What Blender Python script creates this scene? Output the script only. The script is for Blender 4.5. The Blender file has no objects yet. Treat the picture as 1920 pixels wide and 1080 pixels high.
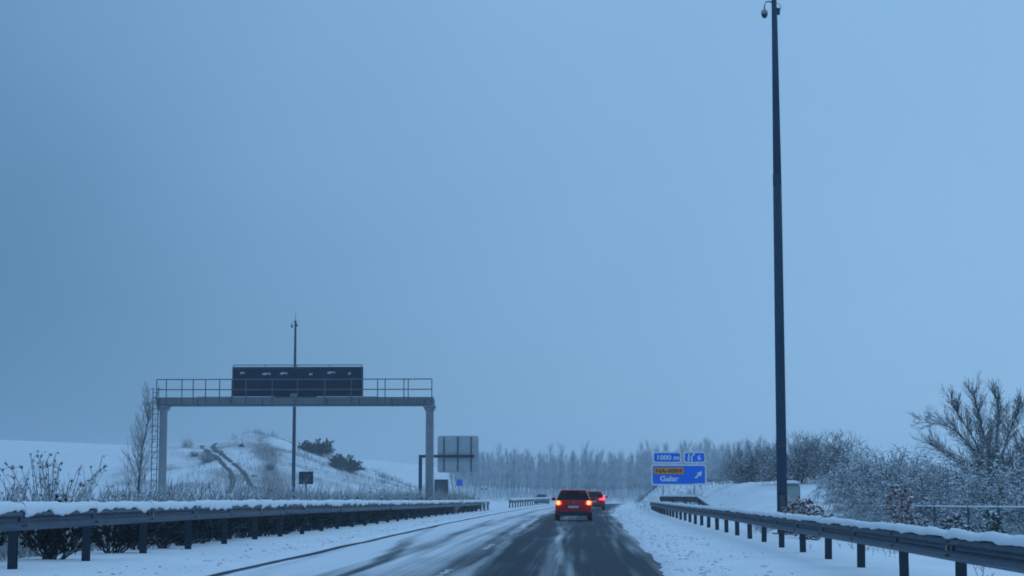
import bpy, math, random
import numpy as np
from mathutils import Vector, Matrix

# ------------------------------------------------------------------ camera, sky, sun, exposure
scene = bpy.context.scene
col = scene.collection
R = math.radians
EYE = 1.30                      # eye height above the carriageway
FOC = 3500.0                    # focal length in photo pixels (1920 wide)
YAW, PITCH = R(2.05), R(6.28)

cam_d = bpy.data.cameras.new('camera')
cam_d.sensor_width = 36.0
cam_d.lens = FOC / 1920.0 * 36.0
cam_d.clip_start, cam_d.clip_end = 0.1, 6000
cam = bpy.data.objects.new('camera', cam_d)
col.objects.link(cam)
cam.location = (0, 0, EYE)
cam.rotation_euler = (R(90) + PITCH, 0, YAW)
scene.camera = cam

SUN_AZ, SUN_EL = R(32), R(24)   # azimuth clockwise from the road direction (+Y)
sdir = Vector((math.sin(SUN_AZ) * math.cos(SUN_EL), math.cos(SUN_AZ) * math.cos(SUN_EL), math.sin(SUN_EL)))

world = bpy.data.worlds.new('World')
scene.world = world
world.use_nodes = True
nt = world.node_tree
nt.nodes.clear()
def wn(t, **k):
    n = nt.nodes.new(t)
    for a, b in k.items(): setattr(n, a, b)
    return n
w_out = wn('ShaderNodeOutputWorld'); w_bg = wn('ShaderNodeBackground')
w_bg.inputs['Strength'].default_value = 0.1
sky = wn('ShaderNodeTexSky', sky_type='NISHITA', sun_disc=False)
sky.sun_elevation, sky.sun_rotation = SUN_EL, SUN_AZ
sky.air_density, sky.dust_density, sky.ozone_density = 1.0, 0.3, 6.0
tc = wn('ShaderNodeTexCoord')
dot = wn('ShaderNodeVectorMath', operation='DOT_PRODUCT')
dot.inputs[1].default_value = sdir
nt.links.new(tc.outputs['Generated'], dot.inputs[0])
# thick cloud lit from behind: brighter round the hidden sun, darker away from it
glow = wn('ShaderNodeMapRange', interpolation_type='SMOOTHSTEP')
glow.inputs['From Min'].default_value = 0.51; glow.inputs['From Max'].default_value = 0.92
nt.links.new(dot.outputs['Value'], glow.inputs['Value'])
soft = wn('ShaderNodeTexNoise'); soft.inputs['Scale'].default_value = 2.2; soft.inputs['Detail'].default_value = 3.0
nt.links.new(tc.outputs['Generated'], soft.inputs['Vector'])
softm = wn('ShaderNodeMath', operation='MULTIPLY_ADD')
softm.inputs[1].default_value = 0.34; softm.inputs[2].default_value = -0.17
nt.links.new(soft.outputs['Fac'], softm.inputs[0])
fine = wn('ShaderNodeTexNoise'); fine.inputs['Scale'].default_value = 8.0; fine.inputs['Detail'].default_value = 5.0
nt.links.new(tc.outputs['Generated'], fine.inputs['Vector'])
finem = wn('ShaderNodeMath', operation='MULTIPLY_ADD'); finem.inputs[1].default_value = 0.16; finem.inputs[2].default_value = -0.08
nt.links.new(fine.outputs['Fac'], finem.inputs[0])
gsum = wn('ShaderNodeMath', operation='ADD')
nt.links.new(softm.outputs['Value'], gsum.inputs[0]); nt.links.new(finem.outputs['Value'], gsum.inputs[1])
gadd = wn('ShaderNodeMath', operation='ADD', use_clamp=True)
nt.links.new(glow.outputs['Result'], gadd.inputs[0]); nt.links.new(gsum.outputs['Value'], gadd.inputs[1])
cloud = wn('ShaderNodeMix', data_type='RGBA')
cloud.inputs['A'].default_value = (0.56, 1.65, 3.15, 1)
cloud.inputs['B'].default_value = (2.40, 4.62, 7.40, 1)
nt.links.new(gadd.outputs['Value'], cloud.inputs['Factor'])
# an overcast dome grows brighter towards the zenith
sep = wn('ShaderNodeSeparateXYZ'); nt.links.new(tc.outputs['Generated'], sep.inputs[0])
zen = wn('ShaderNodeMapRange', interpolation_type='SMOOTHSTEP')
zen.inputs['From Min'].default_value = 0.10; zen.inputs['From Max'].default_value = 0.95
nt.links.new(sep.outputs['Z'], zen.inputs['Value'])
zmul = wn('ShaderNodeMix', data_type='RGBA'); zmul.inputs['B'].default_value = (3.05, 5.5, 8.9, 1)
nt.links.new(cloud.outputs['Result'], zmul.inputs['A']); nt.links.new(zen.outputs['Result'], zmul.inputs['Factor'])
wmix = wn('ShaderNodeMix', data_type='RGBA'); wmix.inputs['Factor'].default_value = 0.94
nt.links.new(sky.outputs['Color'], wmix.inputs['A']); nt.links.new(zmul.outputs['Result'], wmix.inputs['B'])
nt.links.new(wmix.outputs['Result'], w_bg.inputs['Color'])
nt.links.new(w_bg.outputs['Background'], w_out.inputs['Surface'])

sun_l = bpy.data.lights.new('sun', 'SUN')
sun_l.energy, sun_l.angle, sun_l.color = 0.6, R(25), (0.50, 0.76, 1.0)
sun = bpy.data.objects.new('sun', sun_l); col.objects.link(sun)
sun.rotation_euler = sdir.to_track_quat('Z', 'Y').to_euler()

vs = scene.view_settings
vs.view_transform, vs.look, vs.exposure, vs.gamma = 'Standard', 'None', 0.0, 1.0
scene.render.engine = 'CYCLES'
scene.cycles.use_denoising = True
scene.cycles.volume_bounces = 1
scene.cycles.max_bounces = 6
scene.cycles.filter_width = 1.8

# ------------------------------------------------------------------ helpers
def at(px, py, Y):
    """the point at road distance Y seen along the bearing of photo pixel (px, py)"""
    f = Vector((-math.sin(YAW) * math.cos(PITCH), math.cos(YAW) * math.cos(PITCH), math.sin(PITCH)))
    r = Vector((math.cos(YAW), math.sin(YAW), 0))
    u = r.cross(f)
    d = f + r * ((px - 960) / FOC) + u * ((540 - py) / FOC)
    d *= Y / d.y
    return Vector((d.x, Y, EYE + d.z))

def ss(t, a, b):
    u = np.clip((np.asarray(t, float) - a) / (b - a), 0, 1)
    return u * u * (3 - 2 * u)

_rs = np.random.RandomState(5)
_tab = _rs.rand(256, 256)
def vnoise(x, y):
    x = np.asarray(x, float); y = np.asarray(y, float)
    xi = np.floor(x).astype(int); yi = np.floor(y).astype(int)
    fx = x - xi; fy = y - yi
    fx = fx * fx * (3 - 2 * fx); fy = fy * fy * (3 - 2 * fy)
    a = _tab[xi % 256, yi % 256]; b = _tab[(xi + 1) % 256, yi % 256]
    c = _tab[xi % 256, (yi + 1) % 256]; d = _tab[(xi + 1) % 256, (yi + 1) % 256]
    return (a * (1 - fx) + b * fx) * (1 - fy) + (c * (1 - fx) + d * fx) * fy - 0.5
def fbm(x, y, o=3):
    return sum(vnoise(x * 2**k + 17 * k, y * 2**k + 31 * k) / 2**k for k in range(o))

def off(y):                                       # the road bends gently to the right
    return np.maximum(np.asarray(y, float) - 60, 0) ** 2 / 8000.0
def banking(y): return np.interp(y, [20, 80, 140], [0.004, 0.004, 0.004])
def zlong(y):                                     # crest, dip, then the far slope
    y = np.asarray(y, float)
    drop = -np.clip(y - 235, 0, 80) ** 2 / 3000.0
    k = ss(y, 300, 430)
    return drop * (1 - k) + 0.25 * k
def zroad(x, y): return zlong(y) - banking(y) * np.clip(x - off(y), -30, 5)

RIDGE = ([-600, -300, -170, -119, -95, -60, -45, -34, -27, 0, 60, 150, 400, 700],
         [30, 22, 16.8, 14.6, 12.4, 10.6, 9.2, 4.5, 1.2, 0.4, 0.6, 5, 14, 20])
KN = ([-80, -72, -64, -58.3, -55.3, -52.4, -49.4, -46.8, -44.6, -42, -39, -36, -30, -25.6, -22.7, -17.5, -14],
      [0, 0.6, 3.6, 6.4, 8.0, 8.4, 8.2, 8.6, 9.4, 8.9, 7.9, 6.9, 4.4, 2.9, 2.0, 0.4, 0])
def G(x, y):
    """height of the snow-covered land"""
    x = np.asarray(x, float); y = np.asarray(y, float)
    xr = x - off(y)
    hL = np.interp(y, [20, 28, 41, 58, 92, 147], [0.24, 0.21, 0.16, 0.12, 0.07, 0.0])
    eR = np.interp(y, [20, 30, 60, 130], [1.2, 1.25, 1.5, 1.95]) + 0.16 * fbm(y / 5.0, y * 0 + 3.3) + 0.07 * fbm(y / 0.9, y * 0 + 8)
    eL = -5.78 + 0.10 * fbm(y / 4.0, y * 0 + 9.1)
    inside = -0.06
    left = np.where(xr > -7.5, 0.06 + (hL - 0.06) * ss(-xr, -eL + 0.02, 7.5),
           np.where(xr > -11.4, hL, hL * (1 - ss(-xr, 11.4, 12.6)) + 0.12 * ss(-xr, 23.5, 25.5)))
    lrise = ss(-xr, -eL, -eL + 0.12)
    right = np.interp(xr, [1, 3.0, 4.5, 5.5, 8, 11, 16, 40], [0.05, 0.11, 0.12, 0.10, -0.12, -0.05, 0.15, 0.5])
    rrise = ss(xr - eR, 0.0, 0.30)
    road = -banking(y) * np.clip(xr, -6, 5)
    z = np.where(xr < -2, road * (1 - ss(-xr, 5.9, 7.4)) + inside * (1 - lrise) + left * lrise,
                 road + inside * (1 - rrise) + right * rrise)
    z = z + zlong(y)
    toe = np.interp(y, [120, 172], [5.2, 3.0]); wid = np.interp(y, [120, 172], [4.8, 4.2])
    z = z + (2.05 + 0.5 * ss(y, 150, 200)) * ss(y, 74, 116) * ss(xr, toe, toe + wid) * (1 - 0.6 * ss(y, 250, 340))
    z = z + np.interp(x, *KN) * ss(y, 188, 262) * (1 - ss(y, 275, 390)) * (1 + 0.10 * fbm(x / 6, y / 6))
    z = z + np.interp(x, *RIDGE) * ss(y, 300, 560) * (1 - 0.3 * ss(y, 620, 1400))
    amp = 0.035 + 0.05 * ss(np.abs(xr + 2), 7, 14) + 0.25 * ss(y, 190, 260) * ss(-x, 14, 24)
    return z + amp * fbm(x / 1.7, y / 2.3)
def gz(x, y): return float(G(np.array([x]), np.array([y]))[0])

def hit(px, py, y0=150, y1=420):
    """first point of the land along a bearing"""
    ys = np.arange(y0, y1, 0.5)
    p1 = at(px, py, 100.0)
    xs = p1.x * ys / 100.0; zs = EYE + (p1.z - EYE) * ys / 100.0
    g = G(xs, ys)
    i = np.argmax(g >= zs) if (g >= zs).any() else len(ys) - 1
    return Vector((xs[i], ys[i], g[i]))

# ---- materials
def newmat(name):
    m = bpy.data.materials.new(name); m.use_nodes = True
    t = m.node_tree
    return m, t, t.nodes['Principled BSDF']
def plain(name, c, rough=0.6, metal=0.0, var=0.25, scale=6.0, bump=0.0, emis=None, spec=0.5, coat=0.0):
    m, t, b = newmat(name)
    b.inputs['Roughness'].default_value = rough
    b.inputs['Metallic'].default_value = metal
    b.inputs['Specular IOR Level'].default_value = spec
    b.inputs['Coat Weight'].default_value = coat
    co = t.nodes.new('ShaderNodeTexCoord'); n = t.nodes.new('ShaderNodeTexNoise')
    n.inputs['Scale'].default_value = scale; n.inputs['Detail'].default_value = 5
    t.links.new(co.outputs['Object'], n.inputs['Vector'])
    r = t.nodes.new('ShaderNodeValToRGB')
    r.color_ramp.elements[0].position = 0.3; r.color_ramp.elements[1].position = 0.7
    r.color_ramp.elements[0].color = (*[max(0, v * (1 - var)) for v in c], 1)
    r.color_ramp.elements[1].color = (*[min(1, v * (1 + var)) for v in c], 1)
    t.links.new(n.outputs['Fac'], r.inputs['Fac']); t.links.new(r.outputs['Color'], b.inputs['Base Color'])
    if bump:
        bp = t.nodes.new('ShaderNodeBump'); bp.inputs['Strength'].default_value = bump
        t.links.new(n.outputs['Fac'], bp.inputs['Height']); t.links.new(bp.outputs['Normal'], b.inputs['Normal'])
    if emis:
        b.inputs['Emission Color'].default_value = (*emis[:3], 1); b.inputs['Emission Strength'].default_value = emis[3]
    return m
SNOW = (0.80, 0.83, 0.86)
def snowy(name, c, lo=0.15, hi=0.75, patch=0.35, scale=5.0, rough=0.8):
    """a surface that has caught snow where it faces up, in uneven patches"""
    m, t, b = newmat(name)
    b.inputs['Roughness'].default_value = rough
    b.inputs['Specular IOR Level'].default_value = 0.25
    geo = t.nodes.new('ShaderNodeNewGeometry'); sp = t.nodes.new('ShaderNodeSeparateXYZ')
    t.links.new(geo.outputs['Normal'], sp.inputs[0])
    co = t.nodes.new('ShaderNodeTexCoord'); n = t.nodes.new('ShaderNodeTexNoise')
    n.inputs['Scale'].default_value = scale; n.inputs['Detail'].default_value = 4
    t.links.new(co.outputs['Object'], n.inputs['Vector'])
    ma = t.nodes.new('ShaderNodeMath'); ma.operation = 'MULTIPLY_ADD'
    ma.inputs[1].default_value = 2 * patch; t.links.new(n.outputs['Fac'], ma.inputs[0]); 
    sub = t.nodes.new('ShaderNodeMath'); sub.operation = 'ADD'; sub.inputs[1].default_value = -patch
    t.links.new(sp.outputs['Z'], sub.inputs[0]); t.links.new(sub.outputs[0], ma.inputs[2])
    mr = t.nodes.new('ShaderNodeMapRange'); mr.inputs['From Min'].default_value = lo; mr.inputs['From Max'].default_value = hi
    t.links.new(ma.outputs[0], mr.inputs['Value'])
    mx = t.nodes.new('ShaderNodeMix'); mx.data_type = 'RGBA'
    mx.inputs['A'].default_value = (*c, 1); mx.inputs['B'].default_value = (*SNOW, 1)
    t.links.new(mr.outputs['Result'], mx.inputs['Factor']); t.links.new(mx.outputs['Result'], b.inputs['Base Color'])
    return m

def ground_material():
    m, t, b = newmat('snow_ground')
    b.inputs['Roughness'].default_value = 0.75; b.inputs['Specular IOR Level'].default_value = 0.2
    co = t.nodes.new('ShaderNodeTexCoord')
    n1 = t.nodes.new('ShaderNodeTexNoise'); n1.inputs['Scale'].default_value = 0.35; n1.inputs['Detail'].default_value = 6
    n2 = t.nodes.new('ShaderNodeTexNoise'); n2.inputs['Scale'].default_value = 3.5; n2.inputs['Detail'].default_value = 6
    t.links.new(co.outputs['Object'], n1.inputs['Vector']); t.links.new(co.outputs['Object'], n2.inputs['Vector'])
    r = t.nodes.new('ShaderNodeValToRGB')
    r.color_ramp.elements[0].position = 0.3; r.color_ramp.elements[1].position = 0.65
    r.color_ramp.elements[0].color = (0.74, 0.775, 0.81, 1); r.color_ramp.elements[1].color = (0.84, 0.865, 0.885, 1)
    t.links.new(n1.outputs['Fac'], r.inputs['Fac'])
    # scrub-covered and bare patches poke through on the rough land (mask stored per vertex)
    at_ = t.nodes.new('ShaderNodeAttribute'); at_.attribute_name = 'rough'
    mr = t.nodes.new('ShaderNodeMath'); mr.operation = 'MULTIPLY_ADD'
    mr.inputs[1].default_value = 1.0
    mm = t.nodes.new('ShaderNodeMath'); mm.operation = 'ADD'; mm.inputs[1].default_value = -0.5
    t.links.new(n2.outputs['Fac'], mm.inputs[0])
    t.links.new(at_.outputs['Fac'], mr.inputs[0]); t.links.new(mm.outputs[0], mr.inputs[2])
    rg = t.nodes.new('ShaderNodeMapRange'); rg.inputs['From Min'].default_value = 0.30; rg.inputs['From Max'].default_value = 0.75
    rg.inputs['To Max'].default_value = 0.8
    t.links.new(mr.outputs[0], rg.inputs['Value'])
    mx = t.nodes.new('ShaderNodeMix'); mx.data_type = 'RGBA'
    mx.inputs['B'].default_value = (0.13, 0.12, 0.115, 1)
    t.links.new(r.outputs['Color'], mx.inputs['A']); t.links.new(rg.outputs['Result'], mx.inputs['Factor'])
    t.links.new(mx.outputs['Result'], b.inputs['Base Color'])
    bp = t.nodes.new('ShaderNodeBump'); bp.inputs['Strength'].default_value = 0.6; bp.inputs['Distance'].default_value = 0.05
    t.links.new(n2.outputs['Fac'], bp.inputs['Height']); t.links.new(bp.outputs['Normal'], b.inputs['Normal'])
    return m

def road_material():
    """wet asphalt with tyre-worn snow and slush; UV = (metres across, metres along)"""
    m, t, b = newmat('wet_asphalt_with_slush')
    uv = t.nodes.new('ShaderNodeUVMap'); uv.uv_map = 'lane'
    sp = t.nodes.new('ShaderNodeSeparateXYZ'); t.links.new(uv.outputs['UV'], sp.inputs[0])
    def noise(sx, sy, detail=5, seed=0.0):
        mp = t.nodes.new('ShaderNodeMapping'); mp.inputs['Scale'].default_value = (sx, sy, 1); mp.inputs['Location'].default_value = (seed, seed * 1.7, 0)
        n = t.nodes.new('ShaderNodeTexNoise'); n.inputs['Scale'].default_value = 1.0; n.inputs['Detail'].default_value = detail
        t.links.new(uv.outputs['UV'], mp.inputs['Vector']); t.links.new(mp.outputs['Vector'], n.inputs['Vector'])
        return n.outputs['Fac']
    def math_(op, a, b_=None, c=None):
        n = t.nodes.new('ShaderNodeMath'); n.operation = op
        for i, v in enumerate((a, b_, c)):
            if v is None: continue
            if isinstance(v, (int, float)): n.inputs[i].default_value = v
            else: t.links.new(v, n.inputs[i])
        return n.outputs[0]
    wob = math_('MULTIPLY_ADD', noise(0.20, 0.020, 2, 3.0), 1.5, -0.75)       # tracks wander as drivers do
    u = math_('ADD', sp.outputs['X'], wob)
    f = math_('MULTIPLY_ADD', u, 1 / 9.0, 6.3 / 9.0)                          # -6.3 .. 2.7 m -> 0 .. 1
    ramp = t.nodes.new('ShaderNodeValToRGB'); cr = ramp.color_ramp
    stops = [(-6.3, .95), (-5.95, .95), (-5.4, .95), (-4.5, .92), (-4.05, .60), (-3.75, .52), (-3.45, .72), (-3.0, .70), (-2.55, .50),
             (-2.1, .32), (-1.5, .12), (-1.15, .04), (-0.80, .22), (-0.5, .30), (-0.1, .12), (0.5, .02), (0.95, .10), (1.5, .34), (2.0, .8)]
    while len(cr.elements) > 1: cr.elements.remove(cr.elements[-1])
    for i, (x, v) in enumerate(stops):
        e = cr.elements[0] if i == 0 else cr.elements.new((x + 6.3) / 9.0)
        e.position = (x + 6.3) / 9.0; e.color = (v, v, v, 1)
    t.links.new(f, ramp.inputs['Fac'])
    s1 = noise(4.2, 0.035, 5, 1.0); s2 = noise(13.0, 0.06, 4, 5.0); s3 = noise(0.8, 0.09, 6, 9.0)
    st = math_('ADD', math_('MULTIPLY_ADD', s1, 0.80, -0.40), math_('ADD', math_('MULTIPLY_ADD', s2, 0.30, -0.15), math_('MULTIPLY_ADD', s3, 0.55, -0.275)))
    cov = math_('ADD', ramp.outputs['Color'], st)
    # a bare slush line along the left edge, straight as the kerb line it follows
    uw = math_('ADD', sp.outputs['X'], math_('MULTIPLY_ADD', noise(0.3, 0.12, 4, 21.0), 0.30, -0.15))
    d = math_('ABSOLUTE', math_('ADD', uw, 5.66))
    line = t.nodes.new('ShaderNodeMapRange'); line.interpolation_type = 'SMOOTHSTEP'
    line.inputs['From Min'].default_value = 0.06; line.inputs['From Max'].default_value = 0.17
    line.inputs['To Min'].default_value = 0.85; line.inputs['To Max'].default_value = 0.0
    t.links.new(d, line.inputs['Value'])
    cov = math_('SUBTRACT', cov, line.outputs['Result'])
    # tracks of cars that changed lane cross the packed snow at a slant, others drift within the lane
    for x0, slope, wd, amt in ((-3.45, 0.052, .20, .34), (-4.95, 0.052, .17, .20), (-3.15, 0.020, .16, .14), (-1.75, 0.010, .12, -.24), (-0.15, 0.016, .10, -.20), (0.85, -0.010, .10, -.12)):
        xc = math_('ADD', math_('MULTIPLY_ADD', sp.outputs['Y'], slope, -x0 - slope * 29.0), sp.outputs['X'])
        dd = math_('ABSOLUTE', math_('ADD', xc, math_('MULTIPLY_ADD', noise(0.4, 0.05, 3, x0 * 7), 0.9, -0.45)))
        lm = t.nodes.new('ShaderNodeMapRange'); lm.interpolation_type = 'SMOOTHSTEP'
        lm.inputs['From Min'].default_value = wd * .3; lm.inputs['From Max'].default_value = wd * 1.6
        lm.inputs['To Min'].default_value = amt; lm.inputs['To Max'].default_value = 0.0
        t.links.new(dd, lm.inputs['Value'])
        cov = math_('SUBTRACT', cov, math_('MULTIPLY', lm.outputs['Result'], math_('MULTIPLY_ADD', noise(1.5, 0.10, 4, x0), 1.6, 0.1)))
    mr = t.nodes.new('ShaderNodeMapRange'); mr.interpolation_type = 'SMOOTHSTEP'
    mr.inputs['From Min'].default_value = 0.08; mr.inputs['From Max'].default_value = 0.92
    t.links.new(cov, mr.inputs['Value'])
    mx = t.nodes.new('ShaderNodeMix'); mx.data_type = 'RGBA'
    mx.inputs['A'].default_value = (0.010, 0.025, 0.042, 1); mx.inputs['B'].default_value = (0.78, 0.81, 0.84, 1)
    t.links.new(mr.outputs['Result'], mx.inputs['Factor']); t.links.new(mx.outputs['Result'], b.inputs['Base Color'])
    ro = t.nodes.new('ShaderNodeMapRange'); ro.inputs['To Min'].default_value = 0.6; ro.inputs['To Max'].default_value = 0.85
    t.links.new(mr.outputs['Result'], ro.inputs['Value']); t.links.new(ro.outputs['Result'], b.inputs['Roughness'])
    b.inputs['Specular IOR Level'].default_value = 0.05
    bp = t.nodes.new('ShaderNodeBump'); bp.inputs['Strength'].default_value = 0.7; bp.inputs['Distance'].default_value = 0.03
    t.links.new(mr.outputs['Result'], bp.inputs['Height']); t.links.new(bp.outputs['Normal'], b.inputs['Normal'])
    return m

M = dict(
    ground=ground_material(), road=road_material(),
    snow=plain('snow_cap', SNOW, 0.8, var=0.04, scale=9, bump=0.3, spec=0.2),
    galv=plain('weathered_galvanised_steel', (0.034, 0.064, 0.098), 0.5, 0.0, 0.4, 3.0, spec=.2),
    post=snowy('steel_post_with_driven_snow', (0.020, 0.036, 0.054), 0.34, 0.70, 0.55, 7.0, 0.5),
    gantry=plain('pale_painted_steel', (0.27, 0.285, 0.31), 0.55, 0.0, 0.12, 2.0),
    gantry_dark=plain('grey_tube', (0.10, 0.115, 0.135), 0.5, 0.1, 0.15, 2.0),
    panel=plain('dark_panel', (0.012, 0.030, 0.062), 0.6, 0.0, 0.25, 1.5, spec=.12),
    panel_frame=plain('dark_grey_frame', (0.05, 0.065, 0.085), 0.5, 0.0, 0.2, 1.5),
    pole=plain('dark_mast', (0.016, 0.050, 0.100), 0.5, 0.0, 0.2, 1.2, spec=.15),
    black=plain('black_plastic', (0.012, 0.012, 0.013), 0.4, var=0.2),
    camgrey=plain('camera_housing', (0.30, 0.31, 0.32), 0.4, var=0.1),
    signback=plain('bare_aluminium_sign_back', (0.46, 0.50, 0.52), 0.55, 0.0, 0.12, 1.5),
    blue=plain('blue_sheeting', (0.0, 0.19, 0.90), 0.6, var=0.05, scale=2, spec=.1),
    white=plain('white_sheeting', (0.93, 0.93, 0.93), 0.6, var=0.02, spec=.1),
    orange=plain('orange_sheeting', (1.0, 0.34, 0.005), 0.6, var=0.01, spec=.1),
    ink=plain('black_lettering', (0.02, 0.02, 0.02), 0.5),
    magenta=plain('red_sheeting', (0.6, 0.05, 0.12), 0.5),
    bark=snowy('bark_with_snow', (0.050, 0.042, 0.038), 0.25, 0.75, 0.45, 2.5),
    twig=snowy('twigs_with_snow', (0.028, 0.040, 0.054), -0.05, 0.75, 0.55, 2.0),
    twig_mid=snowy('half_frosted_twigs', (0.016, 0.028, 0.042), 0.12, 0.85, 0.55, 1.6),
    twig_dark=snowy('dark_twigs', (0.010, 0.024, 0.040), 0.25, 0.95, 0.5, 2.5),
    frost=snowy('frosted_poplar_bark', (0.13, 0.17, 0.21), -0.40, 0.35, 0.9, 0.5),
    weed=snowy('dry_weed_stalks', (0.16, 0.155, 0.155), -0.35, 0.55, 0.7, 3.0),
    leaf=snowy('dark_evergreen_leaves', (0.010, 0.022, 0.024), 0.85, 1.4, 0.35, 2.5, 0.6),
    needle=snowy('snowy_conifer_needles', (0.022, 0.035, 0.026), 0.25, 0.85, 0.5, 6.0, 0.6),
    redleaf=snowy('red_brown_leaves', (0.16, 0.040, 0.030), 0.10, 0.75, 0.5, 6.0, 0.6),
    cabinet=plain('pale_cabinet_paint', (0.38, 0.42, 0.40), 0.5, var=0.06),
    concrete=plain('concrete', (0.28, 0.28, 0.27), 0.85, var=0.15, scale=4, bump=0.2),
    rut=plain('muddy_rut', (0.085, 0.085, 0.085), 0.8, var=0.35, scale=1.5, bump=0.4),
    paint_line=plain('worn_lane_paint', (0.44, 0.46, 0.48), 0.7, var=0.35, scale=3),
    red=plain('dark_red_car_paint', (0.62, 0.002, 0.006), 0.4, var=0.05, spec=.15),
    red2=plain('red_car_paint', (0.62, 0.004, 0.012), 0.4, var=0.05, spec=.15),
    grey_paint=plain('dark_grey_car_paint', (0.06, 0.065, 0.08), 0.3, var=0.05, coat=0.5),
    glass=plain('car_glass', (0.004, 0.007, 0.011), 0.2, var=0.1, spec=.06),
    tyre=plain('tyre_rubber', (0.012, 0.012, 0.012), 0.8, var=0.3),
    rim=plain('wheel_rim', (0.25, 0.25, 0.26), 0.35, 0.6, 0.1),
    tail=plain('lit_tail_lens', (0.5, 0.02, 0.02), 0.3, emis=(1.0, 0.035, 0.02, 1.6)),
    bulb=plain('lit_tail_lamp', (0.8, 0.3, 0.1), 0.3, emis=(1.0, 0.20, 0.05, 4.5)),
    tail2=plain('lit_red_lens', (0.5, 0.02, 0.03), 0.3, emis=(1.0, 0.05, 0.08, 3.0)),
    plate=plain('number_plate', (0.72, 0.72, 0.70), 0.5, var=0.05),
)

# ---- mesh building
def mesh(name, v, f, mat, smooth=False):
    me = bpy.data.meshes.new(name)
    me.from_pydata([tuple(p) for p in v], [], [tuple(p) for p in f])
    me.materials.append(M[mat] if isinstance(mat, str) else mat)
    if smooth:
        me.polygons.foreach_set('use_smooth', [True] * len(me.polygons))
    me.update()
    return me
def link(name, me, parent=None, loc=None, rot=None):
    o = bpy.data.objects.new(name, me); col.objects.link(o)
    if parent is not None: o.parent = parent
    if loc is not None: o.location = loc
    if rot is not None: o.rotation_euler = rot
    return o
def mk(name, v, f, mat, parent=None, loc=None, rot=None, smooth=False):
    return link(name, mesh(name, v, f, mat, smooth), parent, loc, rot)
def tag(o, label=None, cat=None, group=None, kind=None):
    if label: o['label'] = label
    if cat: o['category'] = cat
    if group: o['group'] = group
    if kind: o['kind'] = kind
    return o
def thing(name, loc, label, cat, group=None, rz=0):
    o = link(name, None, None, loc, (0, 0, rz)); o.empty_display_size = 0.3
    return tag(o, label, cat, group)
def copy_tree(root, loc, rz=0, sc=None, label=None, group=None):
    r = root.copy(); col.objects.link(r); r.location = loc; r.rotation_euler = (0, 0, rz)
    if sc is not None: r.scale = sc
    if label: r['label'] = label
    if group: r['group'] = group
    for ch in root.children:
        c = ch.copy(); col.objects.link(c); c.parent = r
        for g in ch.children:
            d = g.copy(); col.objects.link(d); d.parent = c
    return r

class Geo:
    """collects simple solids into one vertex/face list"""
    def __init__(s): s.v = []; s.f = []
    def add(s, v, f):
        k = len(s.v); s.v += [tuple(p) for p in v]; s.f += [tuple(i + k for i in q) for q in f]; return s
    def box(s, c, d, rz=0.0):
        cx, cy, cz = c; hx, hy, hz = d[0] / 2, d[1] / 2, d[2] / 2
        b = min(hx, hy, hz) * 0.25                       # chamfered vertical edges
        ring = [(-hx + b, -hy), (hx - b, -hy), (hx, -hy + b), (hx, hy - b), (hx - b, hy), (-hx + b, hy), (-hx, hy - b), (-hx, -hy + b)]
        cs, sn = math.cos(rz), math.sin(rz)
        v = []
        for z, k in ((-hz, 1), (-hz + b, 1), (hz - b, 1), (hz, 1)):
            m = 1.0 if z in (-hz + b, hz - b) else 1.0 - b / max(hx, hy)
            v += [(cx + (x * cs - y * sn) * m, cy + (x * sn + y * cs) * m, cz + z) for x, y in ring]
        f = [tuple(range(7, -1, -1)), tuple(range(24, 32))]
        for r in range(3):
            for i in range(8):
                j = (i + 1) % 8
                f.append((r * 8 + i, r * 8 + j, r * 8 + 8 + j, r * 8 + 8 + i))
        return s.add(v, f)
    def tube(s, pts, rad, n=8, caps=True):
        pts = [Vector(p) for p in pts]
        rad = rad if isinstance(rad, (list, tuple)) else [rad] * len(pts)
        v = []; f = []
        for i, p in enumerate(pts):
            d = (pts[min(i + 1, len(pts) - 1)] - pts[max(i - 1, 0)]).normalized()
            a = d.cross(Vector((0, 0, 1)) if abs(d.z) < 0.9 else Vector((1, 0, 0))).normalized(); b = d.cross(a)
            for k in range(n):
                w = 2 * math.pi * k / n
                v.append(p + (a * math.cos(w) + b * math.sin(w)) * rad[i])
        for i in range(len(pts) - 1):
            for k in range(n):
                l = (k + 1) % n
                f.append((i * n + k, i * n + l, i * n + n + l, i * n + n + k))
        if caps: f += [tuple(range(n - 1, -1, -1)), tuple(range((len(pts) - 1) * n, len(pts) * n))]
        return s.add(v, f)
    def slab(s, outline, y0, y1):                         # outline in x-z, thickness along y
        n = len(outline)
        v = [(x, y0, z) for x, z in outline] + [(x, y1, z) for x, z in outline]
        f = [tuple(range(n)), tuple(range(2 * n - 1, n - 1, -1))] + [(i, i + n, (i + 1) % n + n, (i + 1) % n) for i in range(n)]
        return s.add(v, f)
    def put(s, name, mat, parent=None, loc=None, rot=None, smooth=False):
        return mk(name, s.v, s.f, mat, parent, loc, rot, smooth)
def rrect(x0, x1, z0, z1, r, k=5):
    out = []
    for cx, cz, a0 in ((x1 - r, z1 - r, 0), (x0 + r, z1 - r, 90), (x0 + r, z0 + r, 180), (x1 - r, z0 + r, 270)):
        for i in range(k):
            a = R(a0 + 90 * i / (k - 1)); out.append((cx + r * math.cos(a), cz + r * math.sin(a)))
    return out

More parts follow.
